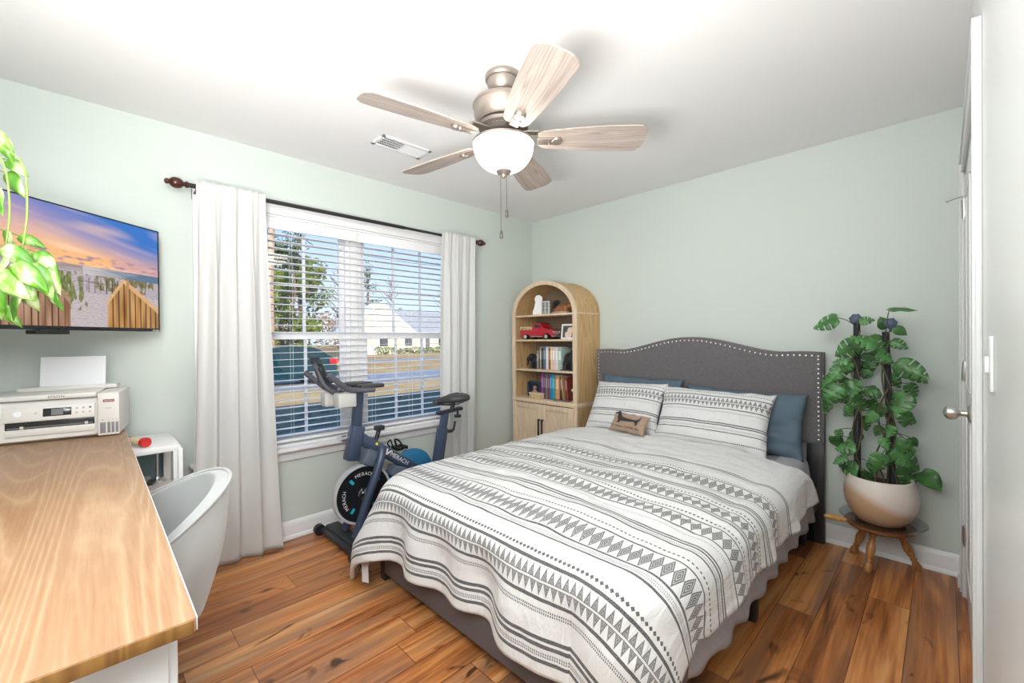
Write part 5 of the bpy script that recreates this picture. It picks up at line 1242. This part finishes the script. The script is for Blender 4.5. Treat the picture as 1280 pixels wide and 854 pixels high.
sp2=[(5,185,30,285,0),(18,205,30,330,0),(12,228,34,300,0),(-10,250,34,270,0),(5,300,26,280,0),(-5,330,36,240,0),(38,300,26,340,0),(55,325,36,320,0),(25,330,46,300,0),(5,355,50,320,0),(45,350,46,300,0),(62,352,34,290,0),(30,372,40,285,0),(8,378,40,250,0),(-15,380,50,260,0),(20,318,40,330,0),(-20,200,40,260,0),(-25,290,45,250,0),(-30,340,45,260,0),(34,345,44,310,0),(5,395,34,300,0),(62,375,30,285,0),(0,175,26,300,0)]
for i,(px,py,lp,ang,_) in enumerate(sp2):
    dd=rnd.uniform(.98,1.14); rr=_F+_R2*((px-640)/F_PX)-_U2*((py-427)/F_PX); c=CAM+rr*dd-HP
    a=math.radians(ang); rgt=_R2; up=_U2; d=(rgt*math.cos(a)+up*math.sin(a)+_F*rnd.uniform(-.3,.2)).normalized(); L_=lp/F_PX*dd*.95
    n0=(-_F+up*rnd.uniform(.2,.9)+rgt*rnd.uniform(-.4,.4)); b_=c-d*L_*.5
    leafmesh(bm,b_,d,n0,L_,L_*.56,False,curl=.30,droop=.45)
    tube(st,[b_-Vector((rnd.uniform(.02,.07),.02,-.015)),b_],.0016,6,sub=1)
fo=obj('foliage',bm,m,e,ang=180); so_=fo.modifiers.new('t','SOLIDIFY'); so_.thickness=.0006
for k in range(4):
    x0=[-30,-6,8,30][k]; pts=[Vector((.02+.02*k,.05,.12)),Vector((.06+.02*k,.09,.14))]
    for py in (200,260,320,350 if k<3 else 340):
        rr=_F+_R2*((x0+6*math.sin(py)-640)/F_PX)-_U2*((py-427)/F_PX); pts.append(CAM+rr*1.08-HP)
    tube(st,pts,.0022,6,sub=5)
obj('vine',st,mat('pothos_stem',(.20,.28,.06),.5),e)
# ------------------------------------------------------------------ outdoors
GZ=-.55
def gm(name,c1,c2,scale,c3=None):
    m,nt,p=newmat(name); tc=nt.nodes.new('ShaderNodeTexCoord'); n=nt.nodes.new('ShaderNodeTexNoise'); n.inputs['Scale'].default_value=scale; n.inputs['Detail'].default_value=6; nt.links.new(tc.outputs['Object'],n.inputs[0])
    r=nt.nodes.new('ShaderNodeValToRGB'); r.color_ramp.elements[0].position=.35; r.color_ramp.elements[1].position=.65; r.color_ramp.elements[0].color=(*c1,1); r.color_ramp.elements[1].color=(*c2,1); nt.links.new(n.outputs[0],r.inputs[0]); nt.links.new(r.outputs[0],p.inputs['Base Color']); p.inputs['Roughness'].default_value=.95; return m
bm=B(); bmesh.ops.create_grid(bm,x_segments=2,y_segments=2,size=1)
for v in bm.verts: v.co=Vector((-75+v.co.x*76,20+v.co.y*90,GZ))
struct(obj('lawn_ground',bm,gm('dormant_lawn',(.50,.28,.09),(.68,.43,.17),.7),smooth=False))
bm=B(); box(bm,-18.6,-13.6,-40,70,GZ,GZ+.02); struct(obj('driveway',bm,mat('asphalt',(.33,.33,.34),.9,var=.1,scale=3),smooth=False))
bm=B(); box(bm,-9.9,-.18,-30,30,GZ,GZ+.012); struct(obj('lawn_shade',bm,gm('painted_lawn_shade',(.035,.06,.04),(.07,.10,.06),2.5),smooth=False))  # dark green sheet that paints the house's shadow deeper on the lawn
bm=B(); box(bm,-33,-29,-40,80,GZ,GZ+.02); struct(obj('street',bm,mat('asphalt_far',(.38,.37,.36),.9),smooth=False))
# this house's own outer walls and roof, which shade the near lawn
bm=B(); box(bm,-.16,-.14,-9,YS-WT,GZ,2.6); box(bm,-.16,-.14,WT,9,GZ,2.6); box(bm,-.16,-.14,YS-WT,WT,GZ,WZ0-.05)
struct(obj('outer_wall',bm,M['vinyl'],smooth=False))
bm=B(); prism(bm,[(-.70,2.60),(3.4,3.85),(7.6,2.60),(7.6,2.50),(-.70,2.50)],22,T(0,11,0)@rotm(PI/2,0,0)); struct(obj('roof',bm,mat('roof_shingle',(.2,.2,.2),.9),smooth=False))
# car
e=thing('car','dark teal hatchback car parked on the driveway outside the left window','car',(-16.1,2.1,GZ+.02)) 
L_=4.5
pf=[(-2.25,.30),(-2.22,.62),(-2.05,.80),(-1.15,.98),(-.55,1.42),(-.2,1.52),(.6,1.56),(1.35,1.50),(1.75,1.30),(2.05,1.02),(2.22,.92),(2.26,.60),(2.24,.32),(1.78,.24),(1.74,.45),(1.60,.62),(1.40,.68),(1.18,.62),(1.04,.45),(1.02,.24),(-1.02,.24),(-1.04,.45),(-1.18,.62),(-1.40,.68),(-1.60,.62),(-1.74,.45),(-1.78,.24)]
bm=B(); prism(bm,pf,1.72,Matrix(((0,0,1,-.86),(1,0,0,0),(0,1,0,0),(0,0,0,1))),bev=.05)
for v in bm.verts:
    if v.co.z>.95: v.co.x*=1-.16*(v.co.z-.95)/.6
obj('car_body',bm,mat('teal_car_paint',(.006,.045,.055),.22,.3,coat=.8),e)
bm=B(); prism(bm,[(-.95,1.02),(-.45,1.40),(.0,1.46),(.75,1.46),(1.35,1.38),(1.62,1.20),(1.7,1.04)],1.76,Matrix(((0,0,1,-.88),(1,0,0,0),(0,1,0,0),(0,0,0,1))))
for v in bm.verts: v.co.x*=1-.16*(v.co.z-.95)/.6
obj('side_windows',bm,mat('dark_car_glass',(.012,.035,.04),.08),e)
for y in (-1.40,1.40):
    bm=B(); 
    for s in (-1,1): lathe(bm,[(0,-.10),(.30,-.10),(.33,-.06),(.33,.06),(.30,.10),(.22,.10),(.20,.07),(0,.07)],(s*.76,y,.33),28,rotm(0,s*PI/2,0),cap=False)
    obj('wheel',bm,M['black'],e)
    for s in (-1,1):
        bm=B(); lathe(bm,[(0,.10),(.05,.10),(.19,.075),(.21,.09),(.22,.102)],(s*.76,y,.33),28,rotm(0,s*PI/2,0),cap=False)
        obj('hubcap',bm,M['nickel'],e)
bm=B(); box(bm,.60,.865,1.93,2.262,.80,1.02,.03); box(bm,-.865,-.60,1.93,2.262,.80,1.02,.03); h=obj('tail_light',bm,mat('tail_light_red',(.65,.01,.02),.25),e)
bm=B(); box(bm,-.8,.8,2.16,2.33,.30,.50,.05); obj('bumper',bm,mat('teal_car_paint2',(.012,.075,.085),.3,.2),e)
# house across the street
HX=-49.0
e=thing('neighbour_house','cream gabled house with grey roof across the street, seen through the right window','house',(HX,30,GZ)); 
vin=mat('cream_siding',(.58,.54,.46),.8); rf=gm('grey_shingles',(.33,.33,.33),(.42,.41,.40),3)
bm=B(); box(bm,-6,0,-8.5,13,0,2.9); obj('wall',bm,vin,e)
bm=B(); A=[(.5,-9,2.85),(.5,14,2.85),(-4,14,6.0),(-4,-9,6.0),(-9,14,2.85),(-9,-9,2.85)]; V=[bm.verts.new(a) for a in A]
bm.faces.new((V[0],V[1],V[2],V[3])); bm.faces.new((V[3],V[2],V[4],V[5])); bm.faces.new((V[0],V[3],V[5])); bm.faces.new((V[1],V[4],V[2])); bm.faces.new((V[0],V[5],V[4],V[1])); bmesh.ops.recalc_face_normals(bm,faces=bm.faces); obj('roof',bm,rf,e,smooth=False)
def gable(yc,hw,zt,x0,zb=2.75):
    bm=B(); Vv=[bm.verts.new(a) for a in ((x0,yc-hw,zb),(x0,yc+hw,zb),(x0,yc,zt),(-3.5,yc-hw,zb),(-3.5,yc+hw,zb),(-3.5,yc,zt))]
    bm.faces.new((Vv[0],Vv[1],Vv[2])); bm.faces.new((Vv[0],Vv[2],Vv[5],Vv[3])); bm.faces.new((Vv[1],Vv[4],Vv[5],Vv[2])); bm.faces.new((Vv[0],Vv[3],Vv[4],Vv[1])); bm.faces.new((Vv[3],Vv[5],Vv[4])); obj('gable',bm,vin,e,smooth=False)
    bm=B()
    for s in (-1,1):
        a=Vector((x0+.05,yc+s*(hw+.35),zb-.2)); b_=Vector((x0+.05,yc,zt+.12)); d=(b_-a).normalized(); mm=Matrix((Vector((1,0,0)),Vector((1,0,0)).cross(d)*-1,d)).transposed().to_4x4(); mm.translation=a
        box(bm,-.1,.15,-.13,.13,0,(b_-a).length,mtx=mm)
        box(bm,-3.4,.1,-.05,.05,0,(b_-a).length,mtx=mm@T(0,.16*s*-1 if False else 0,0))
    bmesh.ops.recalc_face_normals(bm,faces=bm.faces); obj('gable_trim',bm,M['white'],e,smooth=False)
gable(-6.2,4.8,6.5,.8); gable(-8.4,2.6,4.9,1.4)
bm=B(); box(bm,.0,1.6,-8.5,13,2.62,2.82)
for y in (-7,-3.5,-.2,2.8,5.6,8.6,11.5): box(bm,1.25,1.5,y-.12,y+.12,0,2.7)
box(bm,.0,1.7,-8.5,13,-.0,.25); obj('porch',bm,M['white'],e,smooth=False)
for y,w_ in ((-5.6,1.3),(-1.8,1.1),(3.8,1.2),(7.2,1.2)):
    bm=B(); box(bm,.0,.06,y-w_/2,y+w_/2,1.0,2.4); f=obj('window',bm,mat('house_window_dark',(.08,.09,.10),.2),e,smooth=False)
bm=B(); box(bm,.0,.08,.6,1.6,.2,2.4); obj('front_door',bm,mat('grey_door',(.16,.16,.18),.5),e,smooth=False)
e=thing('distant_house','grey roofed house behind the bushes, right of the cream gabled one','house',(-58,62,GZ)); bm=B(); box(bm,-5,3,-8,8,0,3); obj('wall',bm,vin,e); bm=B(); prism(bm,[(-6,2.9),(-1,6),(4,2.9)],18,T(0,9,0)@rotm(PI/2,0,0)); obj('roof',bm,rf,e,smooth=False)
# trees
LG=[mat('evergreen_leaves',(.055,.105,.018),.7,var=.5,scale=1.5),mat('olive_leaves',(.15,.20,.03),.7,var=.5,scale=1.2),mat('dry_twigs',(.26,.17,.10),.8,var=.4,scale=2),mat('blue_green_needles',(.04,.09,.035),.7,var=.4,scale=2)]
bark=mat('tree_bark',(.20,.13,.09),.9,var=.3,scale=3); bark2=mat('pale_pine_bark',(.48,.33,.24),.9,var=.3,scale=3)  # second bark is paler, used on the thin pine alone
def tree(name,label,x,y,h,r,kind,m_,seed,z0=.25,dens=900,ls=.32,bk=None):
    R=random.Random(seed); e=thing(name,label,'tree',(x,y,GZ),0,'trees beyond the driveway')
    bm=B(); pts=[(0,0,0),(R.uniform(-.15,.15),R.uniform(-.15,.15),h*.35),(R.uniform(-.3,.3),R.uniform(-.3,.3),h*.7),(R.uniform(-.3,.3),R.uniform(-.3,.3),h*.98)]
    tube(bm,pts,.1,8,sub=3,radii=[h*.022,h*.016,h*.010,h*.003])
    for k in range(14 if kind!='bare' else 34):
        z=h*R.uniform(z0,.92); a=R.uniform(0,2*PI); l=r*R.uniform(.5,1)*(1-.5*z/h); 
        tube(bm,[(0,0,z),(l*.5*math.cos(a),l*.5*math.sin(a),z+l*.3),(l*math.cos(a),l*math.sin(a),z+l*(.75 if kind=='bare' else .2))],.03,5,sub=2,radii=[h*.006,h*.004,h*.0015])
    obj('trunk',bm,bk or bark,e)
    bm=B(); cl=[]
    for k in range(26):
        z=R.uniform(z0,1)*h; t=(z/h-z0)/(1-z0)
        rr=r*(1-t)**.8*1.05+.15 if kind=='pine' else r*math.sqrt(max(.04,1-(2*t-1)**2))
        a=R.uniform(0,2*PI); q_=math.sqrt(R.random())*rr; cl.append((q_*math.cos(a),q_*math.sin(a),z,R.uniform(.45,1)*r*.38))
    for _ in range(dens if kind!='bare' else dens//2):
        c=R.choice(cl); v=Vector((R.gauss(0,1),R.gauss(0,1),R.gauss(0,.75))).normalized()*c[3]*R.uniform(.6,1.05); p_=Vector(c[:3])+v
        if p_.z<.2: continue
        s=ls*R.uniform(.5,1.2)*(.5 if kind=='bare' else 1); a=Vector((R.gauss(0,1),R.gauss(0,1),R.gauss(0,1))).normalized()*s; b_=Vector((R.gauss(0,1),R.gauss(0,1),R.gauss(0,1))).normalized()*s*(.6 if kind!='bare' else .15)
        bm.faces.new([bm.verts.new(p_-a*.5),bm.verts.new(p_+b_*.5),bm.verts.new(p_+a*.5),bm.verts.new(p_-b_*.5)])
    obj('foliage',bm,m_,e,smooth=False)
TR=[('magnolia_tree','broad sunlit evergreen behind the teal car, left in the left window',-31,4.0,9.0,3.2,'round',LG[1],.02,7500),
('magnolia_tree','broad sunlit evergreen behind the teal car, middle of the left window',-29,6.8,7.6,2.6,'round',LG[1],.02,7000),
('magnolia_tree','dark evergreen between the two sunlit ones in the left window',-34,7.6,9.5,2.6,'round',LG[0],.04,5000),
('pine_tree','tall thin pine with a bright trunk at the left edge of the left window',-25,4.4,14,1.9,'round',LG[3],.62,700),
('pine_tree','pine standing behind the broad evergreens of the left window',-40,11,13,2.4,'pine',LG[3],.3,1400),
('pine_tree','pine behind the left corner of the cream gabled house',-60,27.5,13.5,3.0,'pine',LG[0],.15,1800),
('bare_tree','leafless tree at the right edge of the left window',-36,13.2,8.5,2.6,'bare',LG[2],.25,1200),
('bare_tree','leafless tree behind the peak of the cream gabled house',-62,33,12,3.6,'bare',LG[2],.2,1800),
('pine_tree','pine at the right edge of the right window beside the curtain',-56,50,14.5,3.6,'pine',LG[3],.2,1800),
('bare_tree','leafless tree left of the pine at the right edge of the right window',-66,47,13,4,'bare',LG[2],.2,1800)]
for i,(n_,lb,x,y,h,r,k,m_,z0,dn) in enumerate(TR): tree(n_,lb,x,y,h,r,k,m_,100+i,z0,dn,bk=bark2 if i==3 else None)
def shrubs(name,label,x0,x1,y0,y1,h,m_,n,ls,seed,kind='stuff'):
    R=random.Random(seed); bm=B()
    for _ in range(n):
        p_=Vector((R.uniform(x0,x1),R.uniform(y0,y1),0)); hh=h*(.75+.35*noise.noise(p_*.25)); p_.z=GZ+R.random()**.7*hh
        s=ls*R.uniform(.5,1.2); a=Vector((R.gauss(0,1),R.gauss(0,1),R.gauss(0,1))).normalized()*s; b_=Vector((R.gauss(0,1),R.gauss(0,1),R.gauss(0,1))).normalized()*s*.6
        bm.faces.new([bm.verts.new(p_-a*.5),bm.verts.new(p_+b_*.5),bm.verts.new(p_+a*.5),bm.verts.new(p_-b_*.5)])
    tag(obj(name,bm,m_,smooth=False),label,'bushes',kind=kind)
shrubs('woodland','brown winter woodland band along the horizon behind the houses',-92,-70,-10,110,8.5,LG[2],9000,1.1,1)
shrubs('shrub_row','low green shrubs in front of the porch of the cream house',-47.2,-46.2,22,42,1.0,LG[1],1500,.35,2)
shrubs('hedge','green hedge right of the cream house porch',-46,-44.5,33,52,2.1,LG[1],2600,.4,3)
shrubs('garden_brush','dry tan brush and grass behind the driveway at the foot of the evergreens',-27.5,-24.5,-6,8.5,.7,gm('tan_brush',(.38,.27,.12),(.60,.45,.24),4),3500,.4,4)
# power line
e=thing('power_line','thin dark overhead utility cable crossing the sky in the right window','cable',(-30,15,7.5)); bm=B()
a=CAM+(_F+_R2*((400-640)/F_PX)-_U2*((309-427)/F_PX))*32; b_=CAM+(_F+_R2*((600-640)/F_PX)-_U2*((337-427)/F_PX))*38
o_=Vector((-30,15,7.5)); tube(bm,[a-o_,(a+b_)/2-o_-Vector((0,0,.25)),b_-o_],.018,5,sub=8); obj('cable',bm,M['black'],e)
# ------------------------------------------------------------------ separate identical loose pieces into parts of their own
def separate(ob):
    bm=bmesh.new(); bm.from_mesh(ob.data); seen=set(); groups=[]
    for v in bm.verts:
        if v in seen: continue
        st_=[v]; g=set()
        while st_:
            q_=st_.pop()
            if q_ in g: continue
            g.add(q_); st_+=[e_.other_vert(q_) for e_ in q_.link_edges]
        seen|=g; groups.append({q_.index for q_ in g})
    bm.free()
    if len(groups)<2: return
    src=ob.data
    for k,g in enumerate(groups):
        b2=bmesh.new(); b2.from_mesh(src); bmesh.ops.delete(b2,geom=[v for v in b2.verts if v.index not in g],context='VERTS')
        me=bpy.data.meshes.new(ob.name); b2.to_mesh(me); b2.free()
        for m_ in src.materials: me.materials.append(m_)
        if k==0: ob.data=me
        else:
            c=ob.copy(); c.data=me; COL.objects.link(c); c.parent=ob.parent
for nm in ('wheel','cab_window','side_frame','tail_light','slot_roller','end_cap','magnet_housing','block','transport_wheel','bed_rails','chrome_trim'):
    for ob in [o_ for o_ in bpy.data.objects if o_.type=='MESH' and o_.name.split('.')[0]==nm]: separate(ob)
